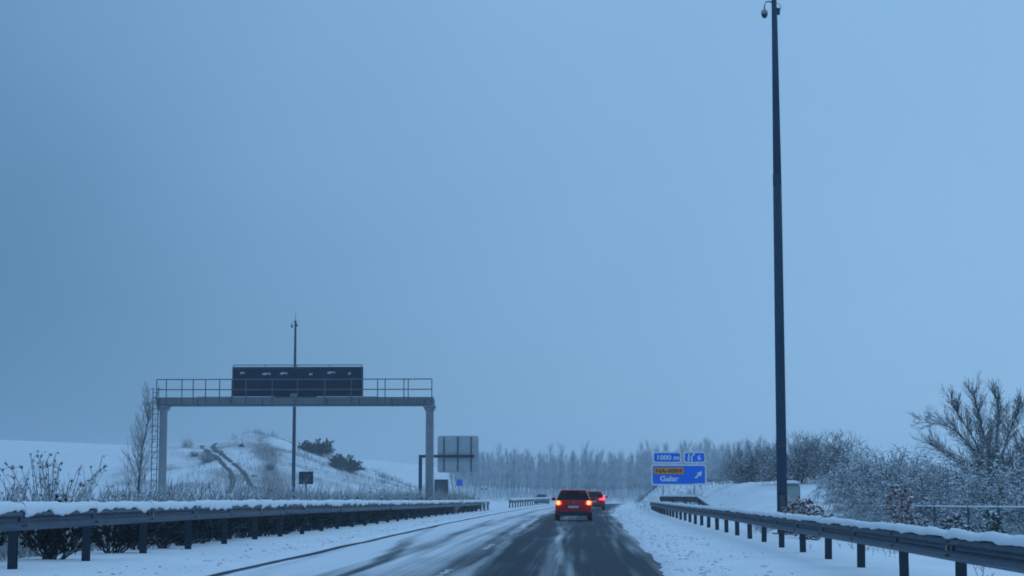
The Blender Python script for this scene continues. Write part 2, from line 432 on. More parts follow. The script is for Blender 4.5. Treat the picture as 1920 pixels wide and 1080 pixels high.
def prism_mesh(name, segs, mat, n=3):
    """many thin tapering twigs as one mesh; segs = rows of p0(3) p1(3) r0 r1"""
    S = np.array(segs, float)
    p0, p1 = S[:, :3], S[:, 3:6]
    d = p1 - p0; d /= np.linalg.norm(d, axis=1)[:, None] + 1e-9
    ref = np.where(np.abs(d[:, 2:3]) < 0.9, [[0, 0, 1.0]], [[1.0, 0, 0]])
    a = np.cross(d, ref); a /= np.linalg.norm(a, axis=1)[:, None] + 1e-9
    b = np.cross(d, a)
    vs_, N = [], len(S)
    for p, r in ((p0, S[:, 6:7]), (p1, S[:, 7:8])):
        for k in range(n):
            w = 2 * math.pi * k / n + 0.5
            vs_.append(p + (a * math.cos(w) + b * math.sin(w)) * r)
    V = np.stack(vs_, 1).reshape(-1, 3)
    base = np.arange(N)[:, None, None] * (2 * n)
    q = np.array([[k, (k + 1) % n, n + (k + 1) % n, n + k] for k in range(n)])[None]
    F = (base + q).reshape(-1, 4)
    return fast_mesh(name, V, F, mat)
def fast_mesh(name, V, F, mat, smooth=False):
    V = np.asarray(V, np.float32); F = np.asarray(F, np.int32); k = F.shape[1]
    me = bpy.data.meshes.new(name)
    me.vertices.add(len(V)); me.vertices.foreach_set('co', V.ravel())
    me.loops.add(F.size); me.loops.foreach_set('vertex_index', F.ravel())
    me.polygons.add(len(F)); me.polygons.foreach_set('loop_start', np.arange(len(F), dtype=np.int32) * k)
    me.polygons.foreach_set('loop_total', np.full(len(F), k, np.int32))
    if smooth: me.polygons.foreach_set('use_smooth', np.ones(len(F), bool))
    me.materials.append(M[mat] if isinstance(mat, str) else mat)
    me.update(calc_edges=True); me.validate()
    return me
def clump_mesh(name, pts, sizes, mat, rng, flat=0.55):
    """little lumps of lodged snow"""
    o = np.array([[1, 0, 0], [0, 1, 0], [-1, 0, 0], [0, -1, 0], [0, 0, 1], [0, 0, -1]], float)
    t = np.array([[0, 1, 4], [1, 2, 4], [2, 3, 4], [3, 0, 4], [1, 0, 5], [2, 1, 5], [3, 2, 5], [0, 3, 5]])
    P = np.asarray(pts, float); n = len(P); s = np.asarray(sizes, float)
    ang = rng.rand(n) * 6.28
    c, sn = np.cos(ang), np.sin(ang)
    st = s[:, None] * (0.6 + 0.9 * rng.rand(n, 6))
    x = o[None, :, 0] * st; y = o[None, :, 1] * st * 0.7; z = o[None, :, 2] * st * flat
    V = np.stack([x * c[:, None] - y * sn[:, None] + P[:, :1], x * sn[:, None] + y * c[:, None] + P[:, 1:2], z + P[:, 2:3]], 2).reshape(-1, 3)
    F = (np.arange(n)[:, None, None] * 6 + t[None]).reshape(-1, 3)
    return fast_mesh(name, V, F, mat)
def leaf_mesh(name, pts, dirs, size, mat, rng):
    P = np.asarray(pts, float); n = len(P)
    d = np.asarray(dirs, float) + rng.normal(0, 0.6, (n, 3)); d /= np.linalg.norm(d, axis=1)[:, None] + 1e-9
    a = np.cross(d, rng.normal(0, 1, (n, 3))); a /= np.linalg.norm(a, axis=1)[:, None] + 1e-9
    L = size * (0.6 + 0.8 * rng.rand(n, 1)); W = L * 0.32
    V = np.stack([P, P + d * L * .5 + a * W, P + d * L, P + d * L * .5 - a * W], 1).reshape(-1, 3)
    return fast_mesh(name, V, np.arange(4 * n).reshape(-1, 4), mat)

def grow(rng, segs, p, d, L, r, lev, cfg):
    n = cfg.get('n', 4)
    for i in range(n):
        d = d + rng.normal(0, cfg['wander'], 3) + np.array([0, 0, cfg['up']]); d /= np.linalg.norm(d)
        q = p + d * L / n
        r2 = max(cfg['rmin'], r * (1 - 0.7 * (i + 1) / n)); ra = max(cfg['rmin'], r * (1 - 0.7 * i / n))
        segs.append((*p, *q, ra, r2, lev))
        if lev > 0 and (i + 1) / n > cfg['bare'][lev]:
            for _ in range(cfg['kids'][lev]):
                e = rng.normal(0, 1, 3); e -= d * e.dot(d); e /= np.linalg.norm(e) + 1e-9
                a = cfg['angle'] * (0.6 + 0.7 * rng.rand())
                grow(rng, segs, q if rng.rand() < .6 else p + (q - p) * rng.rand(), d * math.cos(a) + e * math.sin(a),
                     L * cfg['ratio'] * (0.6 + 0.6 * rng.rand()) * (1.15 - 0.5 * i / n), r2 * 0.6, lev - 1, cfg)
        p = q

# ------------------------------------------------------------------ land
xs = np.unique(np.round(np.concatenate([
    -np.geomspace(75, 900, 26)[::-1], np.arange(-75, -12, 1.0), np.arange(-12, -8, 0.5), np.arange(-8, -5, 0.11),
    np.arange(-5, 0.8, 0.6), np.arange(0.8, 2.6, 0.09), np.arange(2.6, 6, 0.3), np.arange(6, 22, 0.8), np.arange(22, 60, 2.5), np.geomspace(60, 900, 24)]), 3))
ys = np.unique(np.round(np.concatenate([np.linspace(-40, 18, 16), np.arange(18, 60, 0.35), np.arange(60, 150, 0.8), np.arange(150, 300, 1.5), np.arange(300, 620, 6), np.geomspace(620, 1500, 22)]), 3))
XR, Y = np.meshgrid(xs, ys)
X = XR + off(np.minimum(Y, 420)) * (1 - ss(np.abs(XR), 60, 200))
Z = G(X, Y)
nx, ny = len(xs), len(ys)
V = np.stack([X, Y, Z], 2).reshape(-1, 3)
i, j = np.meshgrid(np.arange(nx - 1), np.arange(ny - 1))
q = (j * nx + i).ravel()
F = np.stack([q, q + 1, q + nx + 1, q + nx], 1)
gme = fast_mesh('ground', V, F, 'ground', smooth=True)
# where the scrub and bare earth show through: the knoll, its scarp, the verges
rough = 0.38 * ss(Y, 178, 215) * (1 - ss(Y, 330, 380)) * ss(-X, 15, 22) * (1 - ss(-X, 52, 60)) * (0.9 + 1.6 * fbm(X / 5, Y / 5))
sc_ax = np.interp(Y, [190, 205, 230, 262], [-30.7, -33.4, -38.4, -44.8])
rough = rough + 0.50 * np.exp(-((X - sc_ax) / 1.3) ** 2) * ss(Y, 192, 215) * (1 - ss(Y, 275, 300))
rough = rough + 0.24 * np.exp(-((XR - 1.65) / .45) ** 2) * (Y < 160) + 0.10 * np.exp(-((XR + 6.05) / .35) ** 2) * (Y < 160)
a = gme.attributes.new('rough', 'FLOAT', 'POINT'); a.data.foreach_set('value', rough.ravel().astype(np.float32))
tag(link('ground', gme), 'snow-covered verges, fields and scrubby knoll around the road', 'ground', kind='structure')

# clods of ploughed snow along both edges
rngc = np.random.RandomState(3)
cy = 20 + 130 * rngc.rand(1900) ** 1.6
right_ = rngc.rand(len(cy)) < .62
cx = np.where(right_, 1.35 + .006 * cy + np.abs(rngc.normal(0, .75, len(cy))), -5.95 - np.abs(rngc.normal(0, .6, len(cy)))) + off(cy)
cs_ = .015 + .050 * rngc.rand(len(cy)) ** 4
clods = (cx, cy, G(cx, cy) + cs_ * .15, cs_)

# carriageway
ry = np.concatenate([np.arange(-30, 60, 1.0), np.arange(60, 335, 2.5)])
rx = np.array([-6.6, -5.8, -4.5, -3, -1.5, 0, 1.2, 2.2, 3.0])
RX, RY = np.meshgrid(rx, ry)
RXw = RX + off(RY)
RZ = zroad(RXw, RY) + 0.004
n_x = len(rx)
i, j = np.meshgrid(np.arange(n_x - 1), np.arange(len(ry) - 1)); q = (j * n_x + i).ravel()
rF = np.stack([q, q + 1, q + n_x + 1, q + n_x], 1)
rme = fast_mesh('road', np.stack([RXw, RY, RZ], 2).reshape(-1, 3), rF, 'road', smooth=True)
uvl = rme.uv_layers.new(name='lane')
uvs = np.stack([RX.ravel(), RY.ravel()], 1)[rF.ravel()]
uvl.data.foreach_set('uv', uvs.astype(np.float32).ravel())
road = tag(link('road', rme), 'wet carriageway with slush, packed snow and dark tyre tracks', 'road', kind='structure')
def dash_mesh(y0, L):
    v = []; f = []
    k = 22
    for t in range(k + 1):
        y = y0 + L * t / k
        w = max(0.006, 0.055 + 0.11 * fbm(y * 1.7, 1.7))
        for s in (-1, 1):
            x = -2.2 + s * w + float(off(y)); v.append((x, y, float(zroad(x, y)) + 0.008))
        if t: f.append((2 * t - 2, 2 * t - 1, 2 * t + 1, 2 * t))
    return mesh('lane_dash', v, f, 'paint_line')
for y0 in (27.5, 43.5, 59.0, 76):
    link('lane_dash', dash_mesh(y0, 4.5), road)

tag(link('snow_clods', clump_mesh('snow_clods', np.stack(clods[:3], 1), clods[3], 'snow', rngc, .45)), 'lumps of ploughed snow strewn along the carriageway edges', 'snow', kind='stuff')

# wheel ruts of the farm track up the knoll
track = link('dirt_track', None); tag(track, 'double wheel ruts of a track climbing the snowy knoll', 'track', kind='structure')
def rut(pixels):
    pts = [hit(px, py) for px, py in pixels]
    # resample
    P = np.array([p[:] for p in pts]); t = np.linspace(0, 1, len(P)); tt = np.linspace(0, 1, 60)
    C = np.stack([np.interp(tt, t, P[:, k]) for k in range(2)], 1)
    for _ in range(6): C[1:-1] = (C[:-2] + 2 * C[1:-1] + C[2:]) / 4
    v = []; f = []
    T = np.gradient(C, axis=0); T /= np.linalg.norm(T, axis=1)[:, None]
    N = np.stack([-T[:, 1], T[:, 0]], 1)
    for k in range(60):
        for s in (-1, -.5, 0, .5, 1):
            w = 0.46 + 0.14 * vnoise(k * 0.5, s + 3)
            x, y = C[k] + N[k] * s * w
            v.append((x, y, gz(x, y) + (0.04 if abs(s) < 1 else -0.05)))
        if k: f += [(5 * k - 5 + a_, 5 * k - 4 + a_, 5 * k + 1 + a_, 5 * k + a_) for a_ in range(4)]
    mk('rut', v, f, 'rut', track, smooth=True)
rut([(378, 836), (386, 846), (403, 858), (417, 869), (428, 880), (435, 890), (437, 902), (434, 914), (428, 926)])
rut([(404, 832), (398, 838), (404, 846), (418, 856), (436, 868), (450, 880), (460, 893), (467, 904), (476, 916)])

# haze: the damp winter air, one closed even box
def haze_box():
    m = bpy.data.materials.new('winter_haze'); m.use_nodes = True
    t = m.node_tree; t.nodes.clear()
    o = t.nodes.new('ShaderNodeOutputMaterial'); p = t.nodes.new('ShaderNodeVolumePrincipled')
    p.inputs['Color'].default_value = (0.72, 0.80, 0.87, 1)
    p.inputs['Density'].default_value = 0.00072; p.inputs['Anisotropy'].default_value = 0.55
    t.links.new(p.outputs['Volume'], o.inputs['Volume'])
    x0, x1, y0, y1, z0, z1 = -1000, 1000, -60, 1560, -4.0, 36.0
    v = [(x, y, z) for z in (z0, z1) for x, y in ((x0, y0), (x1, y0), (x1, y1), (x0, y1))]
    f = [(3, 2, 1, 0), (4, 5, 6, 7), (0, 1, 5, 4), (1, 2, 6, 5), (2, 3, 7, 6), (3, 0, 4, 7)]
    h = mk('haze', v, f, m)
    tag(h, 'pale blue winter haze veiling the far trees and fields', 'haze', kind='stuff')
haze_box()

# ------------------------------------------------------------------ guardrails
W_PROFILE = [(0.0, 0.0), (0.02, 0.008), (0.078, 0.05), (0.083, 0.09), (0.012, 0.138), (0.012, 0.172), (0.083, 0.22), (0.078, 0.26), (0.02, 0.302), (0.0, 0.31)]
def beam_mesh(L):
    v = []; f = []; n = len(W_PROFILE)
    for y in (0.0, L):
        v += [(o, y, z) for o, z in W_PROFILE]
    for y in (0.0, L):
        v += [(o - 0.005, y, z) for o, z in W_PROFILE]
    for i in range(n - 1):
        f.append((i, i + 1, n + i + 1, n + i)); f.append((2 * n + i, 3 * n + i, 3 * n + i + 1, 2 * n + i + 1))
    for a0, b0 in ((0, 2 * n), (n, 3 * n)):
        for i in range(n - 1): f.append((a0 + i, b0 + i, b0 + i + 1, a0 + i + 1))
    f += [(0, n, 3 * n, 2 * n), (n - 1, 3 * n - 1, 4 * n - 1, 2 * n - 1)]
    return mesh('beam', v, f, 'galv')
def cap_mesh(L, h, drape, seed):
    """the ridge of snow lying along a beam, with ragged lower edge"""
    rng = np.random.RandomState(seed); k = 64; v = []; f = []
    ph = rng.rand(4) * 20
    for t in range(k + 1):
        y = L * t / k
        hh = max(0.012, h * (0.88 + 0.55 * fbm(y * 1.1 + ph[0], 0.3 + seed, 2) + 0.18 * vnoise(y * 7, ph[1]) + 0.12 * vnoise(y * 15, ph[3])))
        dr = max(0.008, drape * (0.62 + 1.9 * fbm(y * 1.6 + ph[2], 2.3 + seed, 2) + .5 * vnoise(y * 9, ph[0])))
        ring = [(-0.055, -0.02), (-0.06, hh * .45), (-0.02, hh * .93), (0.03, hh), (0.08, hh * .62), (0.105, hh * .1), (0.098, -dr * .6), (0.088, -dr)]
        v += [(o, y, z) for o, z in ring]
        if t:
            b = 8 * (t - 1)
            f += [(b + i, b + i + 1, b + 9 + i, b + 8 + i) for i in range(7)] + [(b + 7, b, b + 8, b + 15)]
    f += [tuple(range(8)), tuple(range(8 * k + 7, 8 * k - 1, -1))]
    return mesh('snow_cap', v, f, 'snow', smooth=True)
def post_mesh():
    g = Geo()
    o = [(-.06, -.05), (.06, -.05), (.06, -.038), (-.048, -.038), (-.048, .038), (.06, .038), (.06, .05), (-.06, .05)]   # C channel
    n = len(o); z0, z1 = -1.3, 0.30
    v = [(x, y, z0) for x, y in o] + [(x, y, z1) for x, y in o]
    f = [(i, (i + 1) % n, n + (i + 1) % n, n + i) for i in range(n)] + [(3, 2, 1, 0), (7, 6, 5, 4), (4, 3, 0, 7), (8, 9, 10, 11), (12, 13, 14, 15), (15, 8, 11, 12)]
    g.add(v, f)
    return mesh('post', g.v, g.f, 'post')
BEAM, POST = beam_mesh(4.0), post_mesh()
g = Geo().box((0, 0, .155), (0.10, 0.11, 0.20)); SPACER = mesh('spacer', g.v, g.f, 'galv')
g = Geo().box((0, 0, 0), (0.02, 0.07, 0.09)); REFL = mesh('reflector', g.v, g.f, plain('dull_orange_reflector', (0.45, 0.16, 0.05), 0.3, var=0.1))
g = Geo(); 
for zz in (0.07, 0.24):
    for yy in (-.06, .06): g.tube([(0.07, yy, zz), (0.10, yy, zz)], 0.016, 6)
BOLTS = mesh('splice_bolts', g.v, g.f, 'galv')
def guardrail(name, label, nodes, side, cap_h, drape, caps, refl_every=3):
    """nodes: (x, y, z of beam underside); side: +1 faces +x, -1 faces -x"""
    root = thing(name, (nodes[0][0], nodes[0][1], gz(nodes[0][0], nodes[0][1])), label, 'guardrail', 'guardrails along the carriageway')
    o0 = Vector(root.location)
    for k, (x, y, z) in enumerate(nodes):
        pz = rnd.uniform(-.01, .01)
        link('post', POST, root, Vector((x - side * 0.075, y, z)) - o0, (rnd.uniform(-.02, .02), rnd.uniform(-.02, .02), 0 if side > 0 else math.pi))
        link('spacer', SPACER, root, Vector((x - side * 0.01, y, z)) - o0)
        if k and k % refl_every == 0: link('reflector', REFL, root, Vector((x + side * 0.03, y + .3, z + .155)) - o0)
        if k == len(nodes) - 1: break
        a, b = Vector(nodes[k]), Vector(nodes[k + 1]); d = b - a
        # local +x of the beam mesh points to the traffic side
        yv = d.normalized(); xv = yv.cross(Vector((0, 0, 1))).normalized()
        if side < 0: yv = -yv; xv = -xv; org = b
        else: org = a
        zv = xv.cross(yv)
        rot = Matrix((xv, yv, zv)).transposed().to_euler()
        for nm, me_, dz in (('beam', BEAM, 0.0), ('snow_cap', caps[k % len(caps)], 0.305)):
            o = link(nm, me_, root, org - o0 + zv * dz, rot)
            o.scale = (1, d.length / 4.0 * (1.0 if nm == 'snow_cap' else 0.999), 1)
        link('splice_bolts', BOLTS, root, a - o0, rot)['kind'] = 'stuff'
    return root
rnd = random.Random(4)
CAPS_L = [cap_mesh(4.0, 0.115, 0.085, s) for s in range(5)]
CAPS_R = [cap_mesh(4.0, 0.085, 0.035, s + 9) for s in range(5)]
nodes = []
for k in range(32):
    y = 22.6 + 4 * k; zt = np.interp(y, [18, 28, 41, 58, 92, 147], [.78, .77, .75, .70, .56, .40])
    nodes.append((-8.0 + float(off(y)), y, float(zt)))
guardrail('guardrail', 'long snow-topped steel guardrail in front of the dark median hedge', nodes, +1, .14, .1, CAPS_L)
nodes = [(-7.6 + float(off(y)), y, 0.40 + float(zroad(-7.6 + off(y), y))) for y in np.arange(168, 240, 4.0)]
guardrail('guardrail', 'far median guardrail beginning beyond the white marker posts', nodes, +1, .1, .05, CAPS_L)
nodes = []
for k in range(36):
    y = 10.8 + 4 * k
    flare = 0.5 * max(0, (y - 138) / 14) ** 2
    nodes.append((4.5 + float(off(y)) + flare, y, float(np.interp(y, [10, 60, 150], [.49, .49, .40])) - 0.01 * vnoise(k * .7, 2) - 0.06 * max(0, (y - 138) / 14)))
guardrail('guardrail', 'snow-capped steel guardrail curving along the verge beside the tall camera mast', nodes, -1, .09, .03, CAPS_R)
a, b, c = at(1238, 930, 113), at(1308, 930, 100.5), at(1337, 951, 97)
n4 = [a.lerp(b, t / 3) for t in range(4)]
nodes = [(p.x, p.y, 0.83) for p in n4] + [(c.x, c.y, 0.28)]
guardrail('guardrail', 'short guardrail with sloping end beneath the blue exit sign', nodes, -1, .09, .03, CAPS_R, 9)

# ------------------------------------------------------------------ sign gantry over the other carriageway
GY = 112.0
gl, gr_ = at(306, 900, GY), at(806, 900, GY)
def gx(px): return at(px, 760, GY).x - gl.x
def gzz(py): return at(560, py, GY).z
gant = thing('sign_gantry', (gl.x, GY, 0), 'pale steel sign gantry with walkway, spanning the opposite carriageway', 'gantry')
for px in (307, 806):
    x = gx(px); z0 = gz(gl.x + x, GY)
    top = gzz(762)
    lg = Geo().tube([(x, 0, z0 - .3), (x, 0, top - .25)], [.255, .24], 12).put('leg', 'gantry', gant, smooth=False)
    Geo().box((x, 0, top - .18), (.62, .62, .14)).box((x, 0, top - .05), (.75, .66, .10)).put('head_plate', 'gantry', lg)
    Geo().box((x, 0, z0 + .02), (.8, .8, .08)).put('base_plate', 'gantry', lg)
x0, x1 = gx(294), gx(815); zb, zt = gzz(762), gzz(748)
Geo().box(((x0 + x1) / 2, 0, (zb + zt) / 2), (x1 - x0, .55, zt - zb)).put('crossbeam', 'gantry', gant)
Geo().box(((x0 + x1) / 2, -.62, zt + .03), (x1 - x0, .7, .05)).put('walkway', 'gantry_dark', gant)
Geo().box(((x0 + x1) / 2 - 3.5, -.62, zt + .085), (4.6, .5, .06)).box(((x0 + x1) / 2 + 3.2, -.62, zt + .085), (3.6, .5, .05)).put('snow', 'snow', gant)
for k in range(9):
    Geo().box((x0 + .6 + (x1 - x0 - 1.2) * k / 8, -.285, (zb + zt) / 2), (.06, .03, (zt - zb) * .92)).put('stiffener', 'gantry_dark', gant)
Geo().tube([(x0 + .2, -.29, zb + .07), (x1 - .2, -.29, zb + .07)], .022, 6).put('conduit', 'gantry_dark', gant)
for px in (307, 806):
    Geo().box((gx(px), -.2, gzz(762) + .012), (.66, .2, .03)).put('snow', 'snow', gant)
zr, zm = gzz(713), gzz(732)
for zz, nm in ((zr, 'top_rail'), (zm, 'mid_rail')):
    Geo().tube([(gx(300), -.98, zz), (gx(812), -.98, zz)], .035, 6).put(nm, 'gantry_dark', gant)
for px in (300, 318, 347, 368, 391, 417, 440, 466, 515, 562, 613, 662, 711, 725, 760, 768, 812):
    Geo().box((gx(px), -.98, (zt - .35 + zr) / 2), (.055, .055, zr - zt + .35)).put('railing_post', 'gantry_dark', gant)
# sign housing carried above the beam, seen from behind
hx0, hx1, hz0, hz1 = gx(437), gx(678), zt + .10, gzz(690)
hou = Geo().box(((hx0 + hx1) / 2, .30, (hz0 + hz1) / 2), (hx1 - hx0, .5, hz1 - hz0)).put('sign_housing', 'panel', gant)
n = 6; pw = (hx1 - hx0) / n
for k in range(n):
    for r_, (za, zb_) in enumerate(((hz0 + .05, hz0 + .46 * (hz1 - hz0)), (hz0 + .50 * (hz1 - hz0), hz1 - .05))):
        Geo().box((hx0 + pw * (k + .5), .035, (za + zb_) / 2), (pw - .07, .05, zb_ - za)).put('panel', 'panel', hou)
    px_ = hx0 + pw * (k + .5)
    w_ = [.30, .55, .46, .22, .50, .18][k]; px_ += [-.12, .05, -.2, .15, .08, -.1][k]; hz1_ = hz1; hz1 = hz1 + [.03, -.03, .0, -.06, .04, -.02][k]
    sg = Geo().slab([(px_ - w_ / 2, hz1 - .36), (px_ - w_ * .2, hz1 - .41), (px_ + w_ * .1, hz1 - .34), (px_ + w_ / 2, hz1 - .38), (px_ + w_ * .45, hz1 - .27), (px_ - w_ * .1, hz1 - .25), (px_ - w_ * .42, hz1 - .28)], .0, .012)
    sg.put('snow_patch', 'signback', hou); hz1 = hz1_
for zz in (hz0 + .02, hz1 + .02):
    Geo().box(((hx0 + hx1) / 2, .05, zz), (hx1 - hx0 + .12, .16, .09)).put('frame', 'panel_frame', hou)
for xx in (hx0 - .03, hx1 + .03):
    Geo().box((xx, .05, (hz0 + hz1) / 2), (.09, .16, hz1 - hz0 + .1)).put('frame', 'panel_frame', hou)
Geo().tube([(hx0 - .03, -.05, hz1 + .18), (hx1 + .03, -.05, hz1 + .18)], .028, 6).put('top_rail', 'gantry_dark', hou)
for k in range(5):
    xx = hx0 + (hx1 - hx0) * k / 4
    Geo().box((xx, -.05, hz1 + .11), (.04, .04, .16)).put('rail_bracket', 'gantry_dark', hou)
Geo().box(((hx0 + hx1) / 2, .3, hz1 + .05), (hx1 - hx0 - .1, .42, .07)).put('snow', 'snow', hou)
# small gear box below the middle of the walkway
Geo().box((gx(553), -.55, zt + .14), (.42, .3, .3)).put('junction_box', 'gantry', gant)
# ladder on the far leg
lad = thing_l = link('ladder', None, gant)
lx0, lx1 = gx(289), gx(299)
lz0, lz1 = gz(gl.x + lx0, GY), gzz(727)
for xx in (lx0, lx1): Geo().tube([(xx, -.35, lz0), (xx, -.35, lz1)], .03, 6).put('stile', 'gantry_dark', lad)
for k in range(int((lz1 - lz0) / .33)):
    Geo().tube([(lx0, -.35, lz0 + .3 + .33 * k), (lx1, -.35, lz0 + .3 + .33 * k)], .018, 5).put('rung', 'gantry_dark', lad)
for k in range(6):
    z = lz1 - .1 - .75 * k; cxx = (lx0 + lx1) / 2
    Geo().tube([(cxx + .33 * math.cos(a_), -.35 - .5 * math.sin(a_), z) for a_ in np.linspace(0, math.pi, 9)], .016, 5).put('cage_hoop', 'gantry_dark', lad)

# ------------------------------------------------------------------ camera masts
def dome_camera(parent, x, z, s, reach, mat='camgrey'):
    """gooseneck arm with a hanging dome camera"""
    arm = Geo().tube([(0, 0, z + .18 * s), (x * .45, 0, z + .27 * s), (x * .85, 0, z + .25 * s), (x, 0, z + .12 * s), (x, 0, z)], .022 * s, 6).put('camera_arm', 'pole', parent)
    rings = [(.05, 0), (.10, -.04), (.115, -.10), (.115, -.16)]
    pr = Geo().tube([(x, 0, z + dz * s) for r_, dz in rings], [r_ * s for r_, dz in rings], 12).put('camera_housing', mat, arm, smooth=True)
    rings = [(.10, -.16), (.098, -.20), (.08, -.25), (.045, -.285), (.01, -.295)]
    Geo().tube([(x, 0, z + dz * s) for r_, dz in rings], [r_ * s for r_, dz in rings], 12).put('dome', 'black', arm, smooth=True)
def mast(px, Y, ztop, r0, r1, label, s):
    p = at(px, 925, Y); z0 = gz(p.x, Y)
    t = thing('camera_mast', (p.x, Y, z0), label, 'mast', 'camera masts')
    H = ztop - z0
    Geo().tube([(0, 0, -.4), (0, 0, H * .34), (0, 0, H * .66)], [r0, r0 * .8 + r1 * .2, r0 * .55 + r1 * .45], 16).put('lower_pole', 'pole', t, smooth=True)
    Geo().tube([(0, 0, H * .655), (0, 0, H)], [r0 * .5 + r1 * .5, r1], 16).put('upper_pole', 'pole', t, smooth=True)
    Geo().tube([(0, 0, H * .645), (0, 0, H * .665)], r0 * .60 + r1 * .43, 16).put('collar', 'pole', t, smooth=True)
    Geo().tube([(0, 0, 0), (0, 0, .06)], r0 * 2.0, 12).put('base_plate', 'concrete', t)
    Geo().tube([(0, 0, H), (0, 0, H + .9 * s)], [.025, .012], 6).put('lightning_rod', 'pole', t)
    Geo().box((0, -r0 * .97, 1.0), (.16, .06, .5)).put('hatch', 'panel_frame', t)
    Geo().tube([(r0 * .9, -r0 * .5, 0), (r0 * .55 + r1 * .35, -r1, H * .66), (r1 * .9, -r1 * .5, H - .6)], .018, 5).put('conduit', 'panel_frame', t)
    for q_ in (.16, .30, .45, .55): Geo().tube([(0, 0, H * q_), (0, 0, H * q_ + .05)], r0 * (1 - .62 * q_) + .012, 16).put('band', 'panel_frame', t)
    dome_camera(t, -.32 * s, H - .35 * s, s, .4)
    Geo().box((r1 * 1.1 + .02, 0, H - .42 * s), (.13 * s, .16 * s, .22 * s)).put('control_box', 'pole', t)
    Geo().tube([(r1 * .5 + .02 + .15 * s * math.sin(a_), -.02, H - .30 * s + .15 * s * math.cos(a_)) for a_ in np.linspace(-.3, math.pi + .2, 12)], .011 * s, 5).put('cable_loop', 'black', t)
    return t
zt_ = at(1456, -2, 60).z
mast(1466, 60.0, zt_, .165, .085, 'tall dark camera mast behind the snow-capped roadside guardrail', 1.0)
zt_ = at(549, 601, 165).z
mast(550, 165.0, zt_, .175, .09, 'distant thin camera mast rising behind the sign gantry', 1.0)

# ------------------------------------------------------------------ blue exit sign
SY = 115.0
def sx(px): return at(px, 880, SY).x
def sz(py): return at(1273, py, SY).z
sc0 = sx(1273); sb = gz(sc0, SY)
sign = thing('exit_sign', (sc0, SY, sb), 'blue and orange exit sign reading Galar beside the carriageway', 'road sign')
def text(body, size, x, z, y, mat, parent, w=None, bold=0.028):
    cu = bpy.data.curves.new('t', 'FONT'); cu.body = body; cu.size = size; cu.extrude = 0.003; cu.align_x = 'LEFT'; cu.offset = bold * size; cu.resolution_u = 3
    ob = bpy.data.objects.new('t', cu); col.objects.link(ob)
    dg = bpy.context.evaluated_depsgraph_get(); dg.update()
    me = bpy.data.meshes.new_from_object(ob.evaluated_get(dg))
    bpy.data.objects.remove(ob); bpy.data.curves.remove(cu)
    me.materials.clear(); me.materials.append(M[mat]); me.name = 'lettering'
    o = link('lettering', me, parent, (x, y, z), (R(90), 0, 0))
    if w:
        xs_ = [v.co.x for v in me.vertices]; o.scale = (w / (max(xs_) - min(xs_)), 1, 1)
    return o
def signboard(p0, p1, q0, q1):
    xa, xb, za, zb = sx(p0) - sc0, sx(p1) - sc0, sz(q1) - sb, sz(q0) - sb
    r_ = .14
    bd = Geo().slab(rrect(xa, xb, za, zb, r_), -.03, .03).put('border', 'white', sign)
    m_ = .085
    Geo().slab(rrect(xa + m_, xb - m_, za + m_, zb - m_, r_ - .04), -.036, -.028).put('face', 'blue', bd)
    return bd, xa, xb, za, zb
b1, xa, xb, za, zb = signboard(1224, 1278, 847, 868.5)
text('1000 m', .40, xa + .20, za + .21, -.040, 'white', b1, w=(xb - xa) * .76)
b2, xa, xb, za, zb = signboard(1281.5, 1323.5, 847, 868.5)
cxm = xa + .42; m0 = za + .12
Geo().slab([(cxm - .17, m0), (cxm - .07, m0), (cxm - .03, m0 + .46), (cxm - .11, m0 + .46)], -.041, -.034).slab(
    [(cxm + .05, m0), (cxm + .15, m0), (cxm + .11, m0 + .22), (cxm + .24, m0 + .40), (cxm + .29, m0 + .36), (cxm + .27, m0 + .50), (cxm + .13, m0 + .47), (cxm + .18, m0 + .44), (cxm + .03, m0 + .28)], -.041, -.034).put('exit_symbol', 'white', b2)
text('6', .42, xa + .86, za + .20, -.040, 'white', b2)
b3, xa, xb, za, zb = signboard(1221, 1324.5, 871, 910)
ox0, ox1, oz0, oz1 = sx(1226) - sc0, sx(1282) - sc0, sz(889) - sb, sz(876.5) - sb
rp = Geo().slab(rrect(ox0, ox1, oz0, oz1, .06), -.044, -.035).put('route_plate', 'orange', b3)
text('NA-6004', .32, ox0 + .10, oz0 + .09, -.049, 'ink', rp, w=(ox1 - ox0) * .88)
text('Galar', .44, sx(1237) - sc0, sz(902) - sb, -.040, 'white', b3, w=sx(1272) - sx(1237))
ax, az = sx(1310) - sc0, sz(890) - sb
def rot45(pts, s): return [(ax + s * (x - z) * .7071, az + s * (x + z) * .7071) for x, z in pts]
Geo().slab(rot45([(-.30, -.055), (.02, -.055), (.0, -.17), (.30, 0), (.0, .17), (.02, .055), (-.30, .055)], 1.0), -.042, -.034).put('arrow', 'white', b3)
Geo().slab([(sx(1293) - sc0, za - .005), (sx(1318) - sc0, za - .005), (sx(1319) - sc0, za + .12), (sx(1305) - sc0, za + .13), (sx(1295) - sc0, za + .08)], -.08, -.04).put('snow_patch', 'snow', b3)
for px in (1243, 1302):
    x = sx(px) - sc0
    pz = gz(sc0 + x, SY) - sb
    Geo().box((x, .12, (pz - .3 + sz(850) - sb) / 2), (0.10, 0.10, sz(850) - sb - pz + .3)).put('post', 'signback', sign)
for py in (856, 880, 902):
    Geo().box((0, .055, sz(py) - sb), (3.2, .045, .06)).put('stiffener', 'signback', sign)

